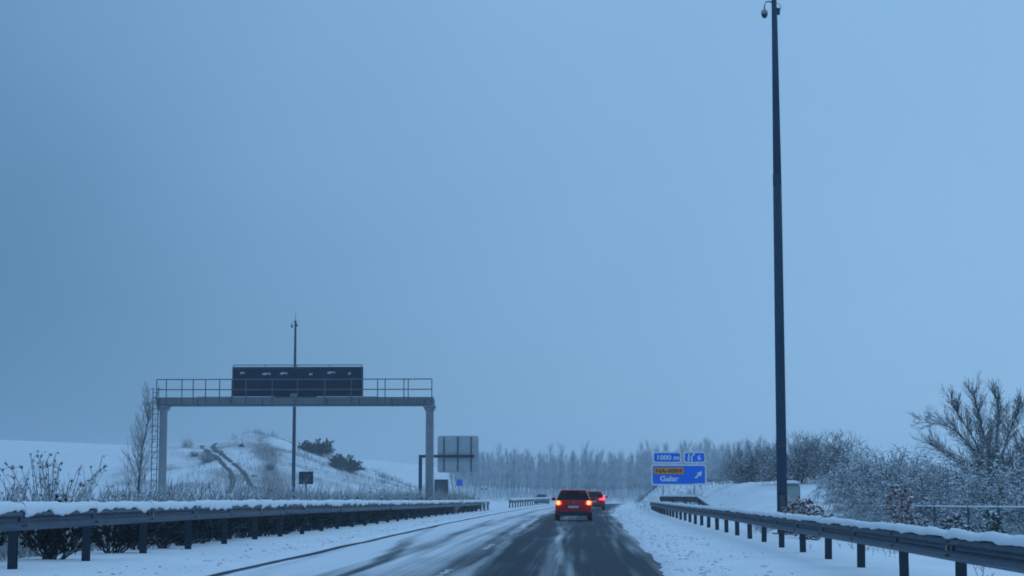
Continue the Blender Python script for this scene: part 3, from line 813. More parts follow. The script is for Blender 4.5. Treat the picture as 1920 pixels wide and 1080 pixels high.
# ------------------------------------------------------------------ sign seen from behind on a cantilever post
KY = 146.0
kp = at(788, 925, KY); kb = gz(kp.x, KY)
can = thing('cantilever_sign', (kp.x, KY, kb), 'back of a grey cantilever road sign beside the gantry', 'road sign')
def kx(px): return at(px, 880, KY).x - kp.x
def kz(py): return at(840, py, KY).z - kb
Geo().box((0, 0, (kz(853) - .2) / 2), (.26, .26, kz(853) + .2)).put('post', 'pole', can)
Geo().box((kx(837) / 1.0, 0, kz(855.5)), (kx(889) + .1, .22, .22)).put('arm', 'pole', can)
pn = Geo().slab(rrect(kx(820), kx(897), kz(886), kz(817), .2), .14, .20).put('sign_back', 'signback', can)
for px in (832, 858, 883):
    Geo().box((kx(px), .115, (kz(884) + kz(819)) / 2), (.10, .05, kz(819) - kz(884))).put('stiffener', 'panel_frame', pn)

def small_sign(name, px, py0, py1, wpx, Y, face, label, bx=0.06, postw=.07):
    p = at(px, 925, Y); zb_ = gz(p.x, Y)
    t = thing(name, (p.x, Y, zb_), label, 'road sign')
    za_, zb2 = at(px, py1, Y).z - zb_, at(px, py0, Y).z - zb_
    w = wpx * Y / FOC
    Geo().box((0, .06, (zb2 - .2) / 2), (postw, postw, zb2 + .0)).put('post', 'gantry_dark', t)
    pl = Geo().slab(rrect(-w / 2, w / 2, za_, zb2, .05), -.02, .02).put('plate', face, t)
    return t, pl, w, za_, zb2
t, pl, w, a_, b_ = small_sign('marker_sign', 573.5, 884, 908, 27, 128.0, 'panel', 'small dark square sign on a thin post below the distant mast', postw=.1)
for zz in (.3, .7): Geo().box((0, -.035, a_ + (b_ - a_) * zz), (w * .8, .03, .05)).put('stiffener', 'panel_frame', pl)
t, pl, w, a_, b_ = small_sign('marker_sign', 861, 899, 911, 11, 165.0, 'blue', 'tiny blue and red sign low behind the median guardrail')
Geo().slab([(-w * .45, a_ + .05), (-w * .1, a_ + .05), (w * .1, a_ + .3), (-w * .3, a_ + .3)], -.03, -.019).put('red_band', 'magenta', pl)

# steel cabinet by the gantry, roadside cabinet by the mast
def cabinet(px, py0, py1, wpx, Y, mat, label, snow_h):
    p = at(px, 925, Y); zb_ = gz(p.x, Y); w = wpx * Y / FOC
    h = at(px, py0, Y).z - zb_
    t = thing('roadside_cabinet', (p.x, Y, zb_), label, 'cabinet')
    Geo().box((0, .3, h / 2), (w, .55, h)).put('body', mat, t)
    d_ = Geo().box((0, .012, h * .55), (w * .86, .03, h * .74)).put('door', mat, t)
    Geo().box((w * .34, -.012, h * .55), (.03, .03, .12)).put('handle', 'black', d_)
    Geo().box((0, .3, h + .02), (w + .06, .62, .045)).put('roof', mat, t)
    v = []; f = []; k = 8
    for i in range(k + 1):
        for j in range(k + 1):
            x = (i / k - .5) * (w + .05); y = .3 + (j / k - .5) * .6
            e = min(1, 3.5 * min(i, k - i) / k) * min(1, 3.5 * min(j, k - j) / k)
            v.append((x, y, h + .035 + snow_h * math.sqrt(max(0, e)) * (1 + .3 * vnoise(i * .8, j * .8))))
    for i in range(k):
        for j in range(k): f.append((i * (k + 1) + j, (i + 1) * (k + 1) + j, (i + 1) * (k + 1) + j + 1, i * (k + 1) + j + 1))
    mk('snow_cap', v, f, 'snow', t, smooth=True)
cabinet(827, 900, 925, 26, 138.0, 'gantry_dark', 'low grey steel cabinet beside the gantry leg', .03)
cabinet(1486, 908, 945, 30, 63.0, 'cabinet', 'pale green cabinet with snow on its roof behind the mast', .09)

# white marker poles at the rail's end
for px, lab in ((904, 'white snow marker pole at the end of the median guardrail, nearer the hedge'), (911, 'white snow marker pole at the end of the median guardrail, nearer the lanes')):
    p = at(px, 925, 139.0); zb_ = gz(p.x, 139.0)
    t = thing('marker_pole', (p.x, 139.0, zb_), lab, 'marker pole', 'marker poles at the rail end')
    h = at(px, 910, 139.0).z - zb_
    Geo().tube([(0, 0, -.2), (0, 0, h)], .055, 8).put('shaft', 'white', t)
    Geo().tube([(0, 0, h - .35), (0, 0, h - .2)], .058, 8).put('reflector_band', 'camgrey', t)
    Geo().tube([(0, 0, h), (0, 0, h + .05)], [.05, .02], 8).put('cap', 'black', t)

# wire fence on the slope
fp = [at(1602, 949, 84), at(1700, 949, 68), at(1815, 951, 56), at(1940, 952, 47), at(2060, 953, 40)]
fence = thing('wire_fence', (fp[0].x, fp[0].y, gz(fp[0].x, fp[0].y)), 'wire fence with snowy top wire below the roadside trees', 'fence')
o0 = Vector(fence.location)
allp = []
for a, b in zip(fp, fp[1:]):
    for k in range(2): allp.append(a.lerp(b, k / 2))
allp.append(fp[-1])
for p in allp:
    z0 = gz(p.x, p.y)
    Geo().tube([(0, 0, z0 - .3), (0, 0, p.z + .06)], .035, 6).put('post', 'pole', fence, Vector((p.x, p.y, 0)) - o0)
for fr, rad, mat in ((1.0, .022, 'weed'), (.68, .008, 'pole'), (.4, .008, 'pole'), (.12, .008, 'pole')):
    pts = [Vector((p.x, p.y, gz(p.x, p.y) * (1 - fr) + p.z * fr)) - o0 for p in allp]
    Geo().tube(pts, rad, 5).put('wire', mat, fence)
pts = [p + Vector((0, 0, .028)) - o0 for p in allp]
Geo().tube(pts, .022, 6).put('snow_on_wire', 'snow', fence)

# ------------------------------------------------------------------ vehicles
def loft(rings, close=True):
    v = []; f = []; n = len(rings[0])
    for r_ in rings: v += r_
    for k in range(len(rings) - 1):
        for i in range(n):
            j = (i + 1) % n
            f.append((k * n + i, k * n + j, k * n + n + j, k * n + n + i))
    if close: f += [tuple(range(n - 1, -1, -1)), tuple(range((len(rings) - 1) * n, len(rings) * n))]
    return v, f
def hatchback(loc, rz, label, paint, lit, lens='tail', group='cars on the carriageway', tail_shape='block'):
    t = thing('hatchback_car', loc, label, 'car', group, rz)
    # lower body, stations from the tail (y=0) forward
    st = [(-.02, .70, .44, .93), (0.05, .80, .36, .97), (.22, .855, .28, .985), (.75, .875, .24, .97), (1.6, .88, .22, .96), (2.6, .88, .22, .95), (3.2, .87, .24, .90), (3.65, .82, .27, .82), (3.92, .70, .32, .70)]
    rings = []
    for y, w, zb_, zt_ in st:
        half = [(w * .72, zb_), (w * .95, zb_ + .06), (w, zb_ + .22), (w * .995, .68 if zt_ > .8 else zt_ - .15), (w * .955, zt_ - .07), (w * .86, zt_), (w * .4, zt_ + .012)]
        rings.append([(x, y, z) for x, z in half] + [(-x, y, z) for x, z in half[::-1]])
    v, f = loft(rings); body = mk('body', v, [q[::-1] for q in f], paint, t, smooth=True)
    def ring(z, hw, y0, y1):
        r_ = min(.28, hw * .4); return [(x, y, z) for x, y in [(p[0], p[1]) for p in rrect(-hw, hw, y0, y1, r_, 5)]]
    lay = [(.93, .83, .06, 3.12), (1.05, .785, .12, 2.86), (1.20, .725, .21, 2.55), (1.34, .665, .31, 2.24), (1.42, .61, .42, 2.05), (1.462, .52, .56, 1.90), (1.47, .40, .70, 1.75)]
    v, f = loft([ring(*l) for l in lay]); cab = mk('cabin', v, f, paint, t, smooth=True)
    zs_ = [l[0] for l in lay]
    def hw(z): return float(np.interp(z, zs_, [l[1] for l in lay]))
    def yr(z): return float(np.interp(z, zs_, [l[2] for l in lay]))
    def yf(z): return float(np.interp(z, zs_, [l[3] for l in lay]))
    def curved(name, z0, z1, wk, fn, sgn, mat, parent, th=.012):
        g_ = Geo(); k = 8; v_ = []; 
        for zz in np.linspace(z0, z1, 4):
            for i in range(k + 1):
                u = -1 + 2 * i / k
                bow = .05 * u * u + .12 * max(0, abs(u) - .8)
                v_.append((u * hw(zz) * wk, fn(zz) + sgn * (th - bow), zz))
        f_ = []
        for r_ in range(3):
            for i in range(k):
                q_ = (r_ * (k + 1) + i, r_ * (k + 1) + i + 1, (r_ + 1) * (k + 1) + i + 1, (r_ + 1) * (k + 1) + i)
                f_.append(q_ if sgn < 0 else q_[::-1])
        g_.add(v_, f_); return g_.put(name, mat, parent, smooth=True)
    curved('rear_window', .985, 1.40, .95, yr, -1, 'glass', t, .03)
    curved('windscreen', .98, 1.37, .92, yf, +1, 'glass', t, .03)
    for s in (-1, 1):
        for ya, yb, yc, yd in ((.62, 1.36, .72, 1.36), (1.42, 2.62, 1.42, 2.12)):
            zz0, zz1 = 1.0, 1.335
            v_ = [(s * (hw(zz0) + .008), ya, zz0), (s * (hw(zz0) + .008), yb, zz0), (s * (hw(zz1) + .008), yd, zz1), (s * (hw(zz1) + .008), yc, zz1)]
            v_ += [(x - s * .03, y, z) for x, y, z in v_]
            q_ = [(0, 1, 2, 3), (7, 6, 5, 4), (0, 4, 5, 1), (1, 5, 6, 2), (2, 6, 7, 3), (3, 7, 4, 0)]
            mk('side_window', v_, q_ if s > 0 else [p[::-1] for p in q_], 'glass', t)
        # mirror
        Geo().box((s * .97, 2.35, 1.02), (.20, .12, .14)).put('mirror', paint, t)
        # tail light
        if tail_shape == 'block':
            o_ = [(.56, .80), (.60, .95), (.80, .93), (.845, .90), (.85, .76), (.62, .75)]
        else:
            o_ = [(.40, .80), (.44, .88), (.70, .92), (.80, 1.16), (.86, 1.16), (.87, .82), (.82, .76)]
        ol = [(s * x, z) for x, z in o_]; ol = ol if s < 0 else ol[::-1]
        n_ = len(ol)
        v_ = []
        for dy in (0, .16):
            v_ += [(x * (1.0 if dy == 0 else 1.03), -.045 + dy + .22 * max(0, abs(x) - .66) , z) for x, z in ol]
        f_ = [tuple(range(n_))[::-1], tuple(range(n_, 2 * n_))] + [(i, (i + 1) % n_, n_ + (i + 1) % n_, n_ + i) for i in range(n_)]
        tl = mk('tail_light', v_, f_, lens if lit else 'magenta', t)
        if lit and tail_shape == 'block':
            Geo().tube([(s * .72, -.06, .85), (s * .72, -.035, .85)], [.085, .10], 12).put('lamp', 'bulb', tl)
        # headlight
        Geo().box((s * .60, 3.83, .66), (.34, .22, .15), -s * .35).put('headlight', 'rim', t)
        Geo().box((s * .66, -.04, .44), (.16, .04, .05)).put('reflector', 'magenta', t)
        for wy in (.72, 3.12):
            g_ = Geo(); c_ = [(s * .66, .25), (s * .68, .30), (s * .74, .31), (s * .84, .31), (s * .875, .29), (s * .88, .21)]
            n_ = 20; v_ = []; f_ = []
            for x, r_ in c_: v_ += [(x, wy + r_ * math.cos(2 * math.pi * k / n_), .31 + r_ * math.sin(2 * math.pi * k / n_)) for k in range(n_)]
            for a__ in range(len(c_) - 1):
                for k in range(n_): f_.append((a__ * n_ + k, a__ * n_ + (k + 1) % n_, a__ * n_ + n_ + (k + 1) % n_, a__ * n_ + n_ + k))
            f_ += [tuple(range(n_))]
            wh = link('wheel', None, t)
            mk('tyre', v_, f_, 'tyre', wh, smooth=True)
            g_ = Geo().tube([(s * .862, wy, .31), (s * .872, wy, .31)], [.205, .19], 16)
            for k in range(5):
                a__ = 2 * math.pi * k / 5
                g_.box((s * .878, wy + .1 * math.cos(a__), .31 + .1 * math.sin(a__)), (.012, .05, .05))
            g_.put('rim', 'rim', wh)
    Geo().box((0, .0, .50), (1.50, .14, .16)).put('bumper', paint, t)
    Geo().box((0, -.015, .36), (1.36, .16, .20)).put('lower_bumper', 'black', t)
    Geo().box((0, -.035, .66), (.58, .03, .14)).put('plate_recess', 'black', t)
    Geo().box((0, -.056, .66), (.50, .015, .105)).put('number_plate', 'plate', t)
    Geo().tube([(0, -.05, .86), (0, -.03, .86)], .055, 14).put('badge', 'rim', t)
    v_ = [(-.56, .22, 1.405), (.56, .22, 1.405), (.58, .48, 1.43), (-.58, .48, 1.43)]
    v_ += [(x, y, z + .035) for x, y, z in v_]
    mk('roof_spoiler', v_, [(3, 2, 1, 0), (4, 5, 6, 7), (0, 1, 5, 4), (1, 2, 6, 5), (2, 3, 7, 6), (3, 0, 4, 7)], paint, t)
    Geo().tube([(-.02, .1, 1.05), (.3, .2, 1.12)], .012, 5).put('rear_wiper', 'black', t)
    Geo().tube([(-.5, -.03, .30), (-.5, .3, .30)], .035, 8).put('exhaust', 'rim', t)
    Geo().tube([(0, 1.7, 1.47), (0, 1.45, 1.66)], [.012, .006], 5).put('aerial', 'black', t)
    return t
def on_road(px, Y): p = at(px, 950, Y); return (p.x, Y, float(zroad(p.x, Y)) + .006)
hatchback(on_road(1075.5, 89), 0.0, 'dark red hatchback with both tail lights lit, nearest car on the carriageway', 'red', True)
hatchback(on_road(1113, 148), -R(1.5), 'red car farther along, partly hidden behind the nearer red hatchback', 'red2', True, 'tail2', tail_shape='boomerang')
p = at(1017, 930, 262)
hatchback((p.x, 266, gz(p.x, 262) + .01), math.pi - R(3), 'small dark car far off on the opposite carriageway', 'grey_paint', False)

# ------------------------------------------------------------------ vegetation
def shrub_proto(name, seed, stems, L, cfg, tmat, kmat, snow_n, snow_s, fan=0.9, r=.03, round_=0):
    """stems + twigs + lodged snow, all meshes shared by the copies"""
    rng = np.random.RandomState(seed); segs = []
    for k in range(stems):
        a_ = rng.rand() * 6.28; e = fan * math.sqrt(rng.rand())
        d = np.array([math.cos(a_) * math.sin(e), math.sin(a_) * math.sin(e), math.cos(e)])
        grow(rng, segs, np.array([rng.normal(0, .12) * L * .3, rng.normal(0, .12) * L * .3, -.1]), d, L * (.7 + .5 * rng.rand()), r, len(cfg['kids']) - 1, cfg)
    S = np.array(segs); top = S[:, 8].max()
    if round_:
        q_ = S[:, 3:6]; rr = (q_[:, 0] ** 2 + q_[:, 1] ** 2) / (1.18 * L) ** 2 + (q_[:, 2] / (round_ * L)) ** 2
        S = S[rr < rng.uniform(.72, 1.05, len(S))]
    thick = prism_mesh('stems', S[S[:, 8] == top][:, :8], tmat, 5)
    thin = prism_mesh('twigs', S[S[:, 8] < top][:, :8], kmat, 3)
    up = S[S[:, 8] < top]
    pick = up[rng.randint(0, len(up), snow_n)]
    pts = (pick[:, :3] + pick[:, 3:6]) / 2 + [0, 0, .015]
    sn = clump_mesh('snow_clumps', pts, snow_s * (.5 + rng.rand(snow_n)), 'snow', rng)
    return [('trunk', thick), ('crown', thin), ('snow', sn)], S
def plant(name, parts, loc, rz, sc, label, cat, group=None, tilt=None):
    t = thing(name, loc, label, cat, group, rz); t.scale = (sc, sc, sc) if not isinstance(sc, tuple) else sc
    if tilt: t.rotation_euler = (tilt[0], tilt[1], rz)
    for nm, me_ in parts:
        o_ = link(nm, me_, t)
        if nm in ('snow', 'seed_heads', 'stalks', 'foliage'): o_['kind'] = 'stuff'
    return t
CFG_BUSH = dict(wander=.16, up=.03, rmin=.007, bare=[0, 0.2, 0.25], kids=[0, 2, 2], angle=.75, ratio=.5, n=4)
CFG_DENSE = dict(wander=.20, up=.0, rmin=.008, bare=[0, 0.1, 0.15], kids=[0, 3, 2], angle=.85, ratio=.48, n=4)
CFG_TREE = dict(wander=.08, up=.035, rmin=.009, bare=[0, .2, .2, .3], kids=[0, 2, 2, 2], angle=.62, ratio=.47, n=5)
bushA, _ = shrub_proto('bush', 11, 24, 2.7, CFG_DENSE, 'bark', 'twig_dark', 700, .045, 1.1, round_=1.18)
bushB, _ = shrub_proto('bush', 12, 26, 2.6, CFG_DENSE, 'bark', 'twig_mid', 2600, .050, 1.2, round_=1.12)
bushC, _ = shrub_proto('bush', 13, 20, 2.4, CFG_BUSH, 'bark', 'twig', 900, .045, 1.0)
treeA, _ = shrub_proto('tree', 21, 8, 4.6, CFG_TREE, 'bark', 'twig', 700, .045, .55, .075)
treeB, _ = shrub_proto('tree', 22, 6, 4.5, CFG_TREE, 'bark', 'twig_dark', 400, .04, .75, .07)
def limb_tree(seed, limbs, r):
    rng = np.random.RandomState(seed); tr = []; segs = []
    cfg = dict(wander=.07, up=.02, rmin=.0065, bare=[0, .1, .15], kids=[0, 2, 2], angle=.50, ratio=.50, n=5)
    for L in limbs:
        P = np.array([(x, rng.normal(0, .12) * k + rng.uniform(-.5, .5) * .35 * k, z) for k, (x, z) in enumerate(L)])
        t = np.linspace(0, 1, len(P)); tt = np.linspace(0, 1, 12)
        P = np.stack([np.interp(tt, t, P[:, i]) for i in range(3)], 1)
        for _ in range(2): P[1:-1] = (P[:-2] + 2 * P[1:-1] + P[2:]) / 4
        for k in range(11):
            ra, rb = r * (1 - .08 * k), r * (1 - .08 * (k + 1))
            tr.append((*P[k], *P[k + 1], ra, rb))
            if k >= 3:
                for _ in range(6):
                    d = (P[k + 1] - P[k]); d /= np.linalg.norm(d); e = rng.normal(0, 1, 3); e -= d * e.dot(d); e /= np.linalg.norm(e)
                    a = .6 * (.5 + .8 * rng.rand()); dd = d * math.cos(a) + e * math.sin(a) + np.array([0, 0, .25])
                    grow(rng, segs, P[k] + (P[k + 1] - P[k]) * rng.rand(), dd / np.linalg.norm(dd), 1.15 * (.4 + .7 * rng.rand()) * (1.1 - .04 * k), .012, 1, cfg)
    S = np.array(segs); pk = S[rng.randint(0, len(S), 1500)]
    return [('trunk', prism_mesh('limbs', tr, 'bark', 6)), ('crown', prism_mesh('twigs', S[:, :8], 'twig_mid', 3)),
            ('snow', clump_mesh('snow', (pk[:, :3] + pk[:, 3:6]) / 2 + [0, 0, .012], .026 * (.5 + rng.rand(1500)), 'snow', rng))]
rnd = random.Random(8)
def stand(name, parts, px, Y, sc, label, cat, group=None, rz=None, sink=0.1, tilt=None):
    p = at(px, 925, Y)
    return plant(name, parts, (p.x, Y, gz(p.x, Y) - sink), rnd.uniform(0, 6.28) if rz is None else rz, sc, label, cat, group, tilt)
GR = 'bare snowy trees and bushes on the roadside bank'
# the dark clump behind the mast
stand('bare_bush', bushA, 1412, 122, .92, 'dark bare bush on the bank just short of the tall mast', 'bush', GR)
stand('bare_bush', bushA, 1442, 130, .90, 'dark bare bush on the bank directly behind the tall mast', 'bush', GR)
stand('bare_bush', bushA, 1500, 108, (.95, .95, 1.02), 'tall dark bush on the bank just past the tall mast', 'bush', GR)
stand('bare_bush', bushA, 1528, 124, 1.0, 'dark bush behind the others at the highest part of the clump past the mast', 'bush', GR)
stand('bare_bush', bushA, 1568, 112, 1.02, 'dark bare bush at the end of the clump nearest the frosted bush', 'bush', GR)
stand('bare_bush', bushA, 1392, 160, .85, 'hazy bare bush at the far tip of the bank next to the distant poplars', 'bush', GR)
# frosted bush in the middle
stand('frosted_bush', bushB, 1668, 80, 1.18, 'rounded frosted bush with a dark hollow, behind the end of the wire fence', 'bush', GR)
stand('frosted_bush', bushB, 1628, 88, .98, 'low frosted bush sloping down toward the open snow', 'bush', GR)
stand('frosted_bush', bushB, 1722, 86, .98, 'frosted bush filling the gap before the tallest tree', 'bush', GR)
stand('frosted_bush', bushB, 1600, 98, .80, 'frosted bush between the dark clump and the rounded bush', 'bush', GR)
stand('frosted_bush', bushB, 1648, 76, .62, 'frosted bush in front of the rounded bush at the fence end', 'bush', GR)
stand('frosted_bush', bushB, 1700, 84, 1.10, 'full frosted bush right behind the tall red-brown sapling', 'bush', GR)
stand('frosted_bush', bushC, 1258, 119, .42, 'small frosted bush under the exit sign, nearer the lanes', 'bush', GR)
stand('frosted_bush', bushC, 1296, 121, .42, 'small frosted bush under the exit sign, nearer the open snow', 'bush', GR)
stand('frosted_bush', bushC, 1700, 72, .62, 'thin snowy bush low in front of the rounded frosted bush', 'bush', GR)
# the big tree at the edge and what stands under it
arch = limb_tree(23, [[(0, -.2), (-.1, 1.5), (-.5, 2.8), (-1.35, 3.65), (-2.05, 4.05), (-2.75, 4.15)], [(0, -.2), (-.1, 1.5), (-.42, 3.2), (-1.05, 4.4), (-1.5, 5.0)],
                      [(0, -.2), (0, 1.6), (-.3, 3.4), (-.55, 4.5), (-.7, 5.25)], [(0, -.2), (.1, 1.6), (.1, 3.4), (.25, 4.5), (.1, 5.1)], [(0, -.2), (.15, 1.4), (.5, 3.2), (.95, 4.3), (1.15, 4.8)],
                      [(0, -.2), (-.2, 1.3), (-.9, 2.3), (-1.7, 2.9), (-2.3, 3.2)]], .075)
stand('bare_tree', arch, 1862, 73, .98, 'tallest bare tree, its long branch arching toward the mast', 'tree', GR, rz=0.0)
stand('bare_tree', treeA, 1912, 70, .68, 'bare snowy tree cut by the edge of the view', 'tree', GR, rz=2.4)
stand('bare_tree', treeB, 1962, 66, .68, 'bare tree mostly outside the view past the snowy edge tree', 'tree', GR, rz=4.0)
for px, Y, s, lab in ((1790, 72, 1.02, 'snow-laden bush under the long arching branch'), (1850, 64, .86, 'snow-laden bush under the tallest tree, low behind the fence'),
                      (1910, 62, .98, 'dense snowy bush behind the fence at the edge of the view'), (1765, 84, .72, 'small pale bush beside the gap showing distant snow'),
                      (1884, 74, 1.12, 'big dark tangled bush between the tallest tree and the edge'), (1945, 58, .8, 'snowy bush half outside the view')):
    stand('snowy_bush', bushB if s != 1.12 else bushA, px, Y, s, lab, 'bush', GR)
# undergrowth along the fence
for px, Y, s, lab in ((1610, 70, .30, 'low greyish shrub at the very start of the wire fence'), (1645, 64, .30, 'low shrub between the fence start and the tall red-leaved sapling'),
                      (1745, 55, .27, 'low twiggy shrub on the fence between the two red-brown saplings'), (1825, 50, .28, 'low twiggy shrub between the small sapling and the little fir'), (1905, 46, .26, 'low twiggy shrub past the little fir'),
                      (1432, 60, .22, 'small tuft of twigs in front of the open snow before the mast')):
    stand('low_shrub', bushC, px, Y, s, lab, 'bush', 'low shrubs along the fence', sink=.05)

# saplings that keep their red-brown leaves, and a little fir
def leafy(seed, h, w, nleaf, lsize, lmat, cone=False):
    rng = np.random.RandomState(seed); segs = []; P = []; D = []
    segs.append((0, 0, -.1, .02, .01, h * .95, .03, .008))
    nb = 26
    for k in range(nb):
        z = h * (.12 + .85 * k / nb)
        prof = (1 - z / h) ** .8 if cone else (math.sin(math.pi * min(1, (z / h) ** .8)) * .9 + .12)
        Lb = w / 2 * prof * (.8 + .4 * rng.rand()) + .04
        a_ = k * 2.4 + rng.rand(); dz = -.15 if cone else .25
        e = np.array([math.cos(a_) * Lb, math.sin(a_) * Lb, dz * Lb + z])
        segs.append((0, 0, z, *e, .012, .005))
        m = nleaf // nb
        t_ = rng.rand(m, 1) ** .6
        P.append(np.array([[0, 0, z]]) * (1 - t_) + e * t_ + rng.normal(0, .03, (m, 3))); D.append(np.tile(np.array([math.cos(a_), math.sin(a_), .1]), (m, 1)))
    P = np.concatenate(P); D = np.concatenate(D)
    pick = P[rng.randint(0, len(P), nleaf // 6)] + [0, 0, .02]
    return [('trunk', prism_mesh('stem', segs, 'bark', 5)), ('crown', leaf_mesh('leaves', P, D, lsize, lmat, rng)), ('snow', clump_mesh('snow', pick, .045 * (.5 + rng.rand(len(pick))), 'snow', rng))]
GS = 'young planted saplings behind the guardrail'
stand('young_sapling', leafy(31, 1.25, 1.1, 900, .11, 'redleaf'), 1502, 56, 1.0, 'red-brown leafy shrub with snow beside the pale cabinet', 'sapling', GS)
stand('young_sapling', leafy(36, .95, .95, 700, .11, 'redleaf'), 1527, 54, 1.0, 'low red-brown shrub just past the one by the cabinet', 'sapling', GS)
stand('young_sapling', leafy(32, 1.75, .85, 900, .10, 'redleaf'), 1690, 50, 1.0, 'tall red-brown sapling with snowy top in front of the fence', 'sapling', GS)
stand('young_sapling', leafy(33, .90, .55, 500, .09, 'redleaf'), 1724, 48, 1.0, 'short red-brown sapling next to the tall red-brown one', 'sapling', GS)
stand('young_sapling', leafy(34, 1.0, .75, 600, .09, 'needle'), 1789, 45, 1.0, 'small dark sapling under snow near the middle of the fence', 'sapling', GS)
stand('young_fir', leafy(35, 1.15, .72, 1500, .085, 'needle', True), 1860, 42, 1.0, 'little conical fir dusted with snow near the edge of the view', 'fir', GS)

# hedge of dark shrubs behind the median rail
def hedge_proto(seed):
    rng = np.random.RandomState(seed); segs = []
    cfg = dict(wander=.12, up=.04, rmin=.009, bare=[0, .3], kids=[0, 2], angle=.6, ratio=.45, n=4)
    for k in range(16):
        a_ = rng.rand() * 6.28; e = .85 * math.sqrt(rng.rand())
        d = np.array([math.cos(a_) * math.sin(e), math.sin(a_) * math.sin(e), math.cos(e)])
        grow(rng, segs, np.array([rng.normal(0, .07), rng.normal(0, .07), -.08]), d, .86 * (.7 + .4 * rng.rand()), .022, 1, cfg)
    S = np.array(segs)
    up = S[S[:, 5] > .16]
    k = 2600; pick = up[rng.randint(0, len(up), k)]; t_ = rng.rand(k, 1)
    P = pick[:, :3] * (1 - t_) + pick[:, 3:6] * t_; D = pick[:, 3:6] - pick[:, :3]; D /= np.linalg.norm(D, axis=1)[:, None]
    tp = up[up[:, 5] > .7]; sp_ = tp[rng.randint(0, len(tp), 60)][:, 3:6]
    return [('trunk', prism_mesh('stems', S[:, :8], 'twig_dark', 4)), ('crown', leaf_mesh('leaves', P, D, .075, 'leaf', rng)), ('snow', clump_mesh('snow', sp_, .05 * (.5 + rng.rand(60)), 'snow', rng))]
hp = [hedge_proto(s) for s in (41, 42, 43, 44)]
ORD = ['first', 'second', 'third', 'fourth', 'fifth', 'sixth', 'seventh', 'eighth', 'ninth', 'tenth']
hy = [27.3, 31.2, 34.9, 37.4, 39.6, 41.4]
while hy[-1] < 143: hy.append(hy[-1] + rnd.uniform(1.1, 1.7))
for k, y in enumerate(hy):
    x = -8.75 + float(off(y)) + rnd.uniform(-.12, .12)
    if k < 8: lab = f'{ORD[k]} dark hedge shrub under the median guardrail, counted from the near end'
    elif y < 60: lab = 'dark hedge shrub in the crowded middle stretch under the median guardrail'
    else: lab = 'dark hedge shrub in the merged far stretch under the median guardrail'
    s = rnd.uniform(.86, 1.02)
    plant('hedge_shrub', hp[k % 4], (x, y, gz(x, y)), rnd.uniform(0, 6.28), (s, s, s * rnd.uniform(.88, 1.0)), lab, 'shrub', 'dark hedge shrubs behind the median guardrail')

# tall dry weeds above the median rail
def weed_proto(seed, n, L, fan, lo=.45):
    rng = np.random.RandomState(seed); segs = []; tips = []
    for k in range(n):
        a_ = rng.rand() * 6.28; e = fan * rng.rand() ** .7
        d = np.array([math.cos(a_) * math.sin(e), math.sin(a_) * math.sin(e), math.cos(e)])
        p = np.array([rng.normal(0, .1), rng.normal(0, .1), -.05]); Lk = L * (lo + (1.05 - lo) * rng.rand())
        for i in range(4):
            d = d + rng.normal(0, .05, 3); d /= np.linalg.norm(d); q_ = p + d * Lk / 4
            segs.append((*p, *q_, .011 - .0012 * i, .010 - .0012 * i))
            if i >= 1:
                for _ in range(2):
                    e2 = d + rng.normal(0, .55, 3); e2 /= np.linalg.norm(e2); q2 = q_ + e2 * Lk * .16 * rng.rand()
                    segs.append((*q_, *q2, .008, .006)); tips.append(q2)
            p = q_
        tips += [p, p, p]
    tips = np.array(tips); tips = tips[rng.rand(len(tips)) < .8] + rng.normal(0, .012, (1, 3))
    return [('stalks', prism_mesh('stalks', segs, 'weed', 4)), ('seed_heads', clump_mesh('heads', tips, .021 * (.5 + rng.rand(len(tips))), 'weed', rng, 1.4))]
wp = [weed_proto(51, 34, 1.95, .62, .78), weed_proto(52, 22, 1.4, .55), weed_proto(53, 40, 1.2, .8)]
GW = 'dry weeds on the median'
def weed(px, Y, k, s, lab): stand('dry_weed', wp[k], px, Y, s, lab, 'weed', GW, sink=.02)
weed(98, 36, 0, 1.0, 'fan-shaped clump of tall dry weeds with seed heads above the median guardrail')
weed(8, 35, 1, .95, 'thin dry weeds at the edge of the view above the median guardrail')
weed(196, 40, 1, .92, 'dry weeds next to the fan-shaped clump, toward the bare thin tree')
weed(232, 44, 2, 1.12, 'bushy dry weeds in front of the foot of the bare thin tree')
weed(275, 44, 2, 1.15, 'bushy dry weeds at the foot of the gantry ladder')
weed(345, 50, 1, 1.05, 'dry weeds just past the gantry leg with the ladder')
weed(372, 48, 2, 1.05, 'tangled dry weeds below the left wheel rut')
weed(478, 56, 2, 1.0, 'tangled dry weeds below the bare scarp of the knoll')
weed(520, 60, 1, .95, 'dry weeds left of the foot of the distant mast')
weed(620, 70, 2, .95, 'dry weeds right of the small dark square sign')
weed(700, 86, 2, 1.0, 'dry weeds midway between the square sign and the cantilever sign')
weed(760, 98, 2, 1.0, 'dry weeds near the post of the cantilever sign')
weed(850, 118, 2, 1.0, 'dry weeds around the low grey cabinet')
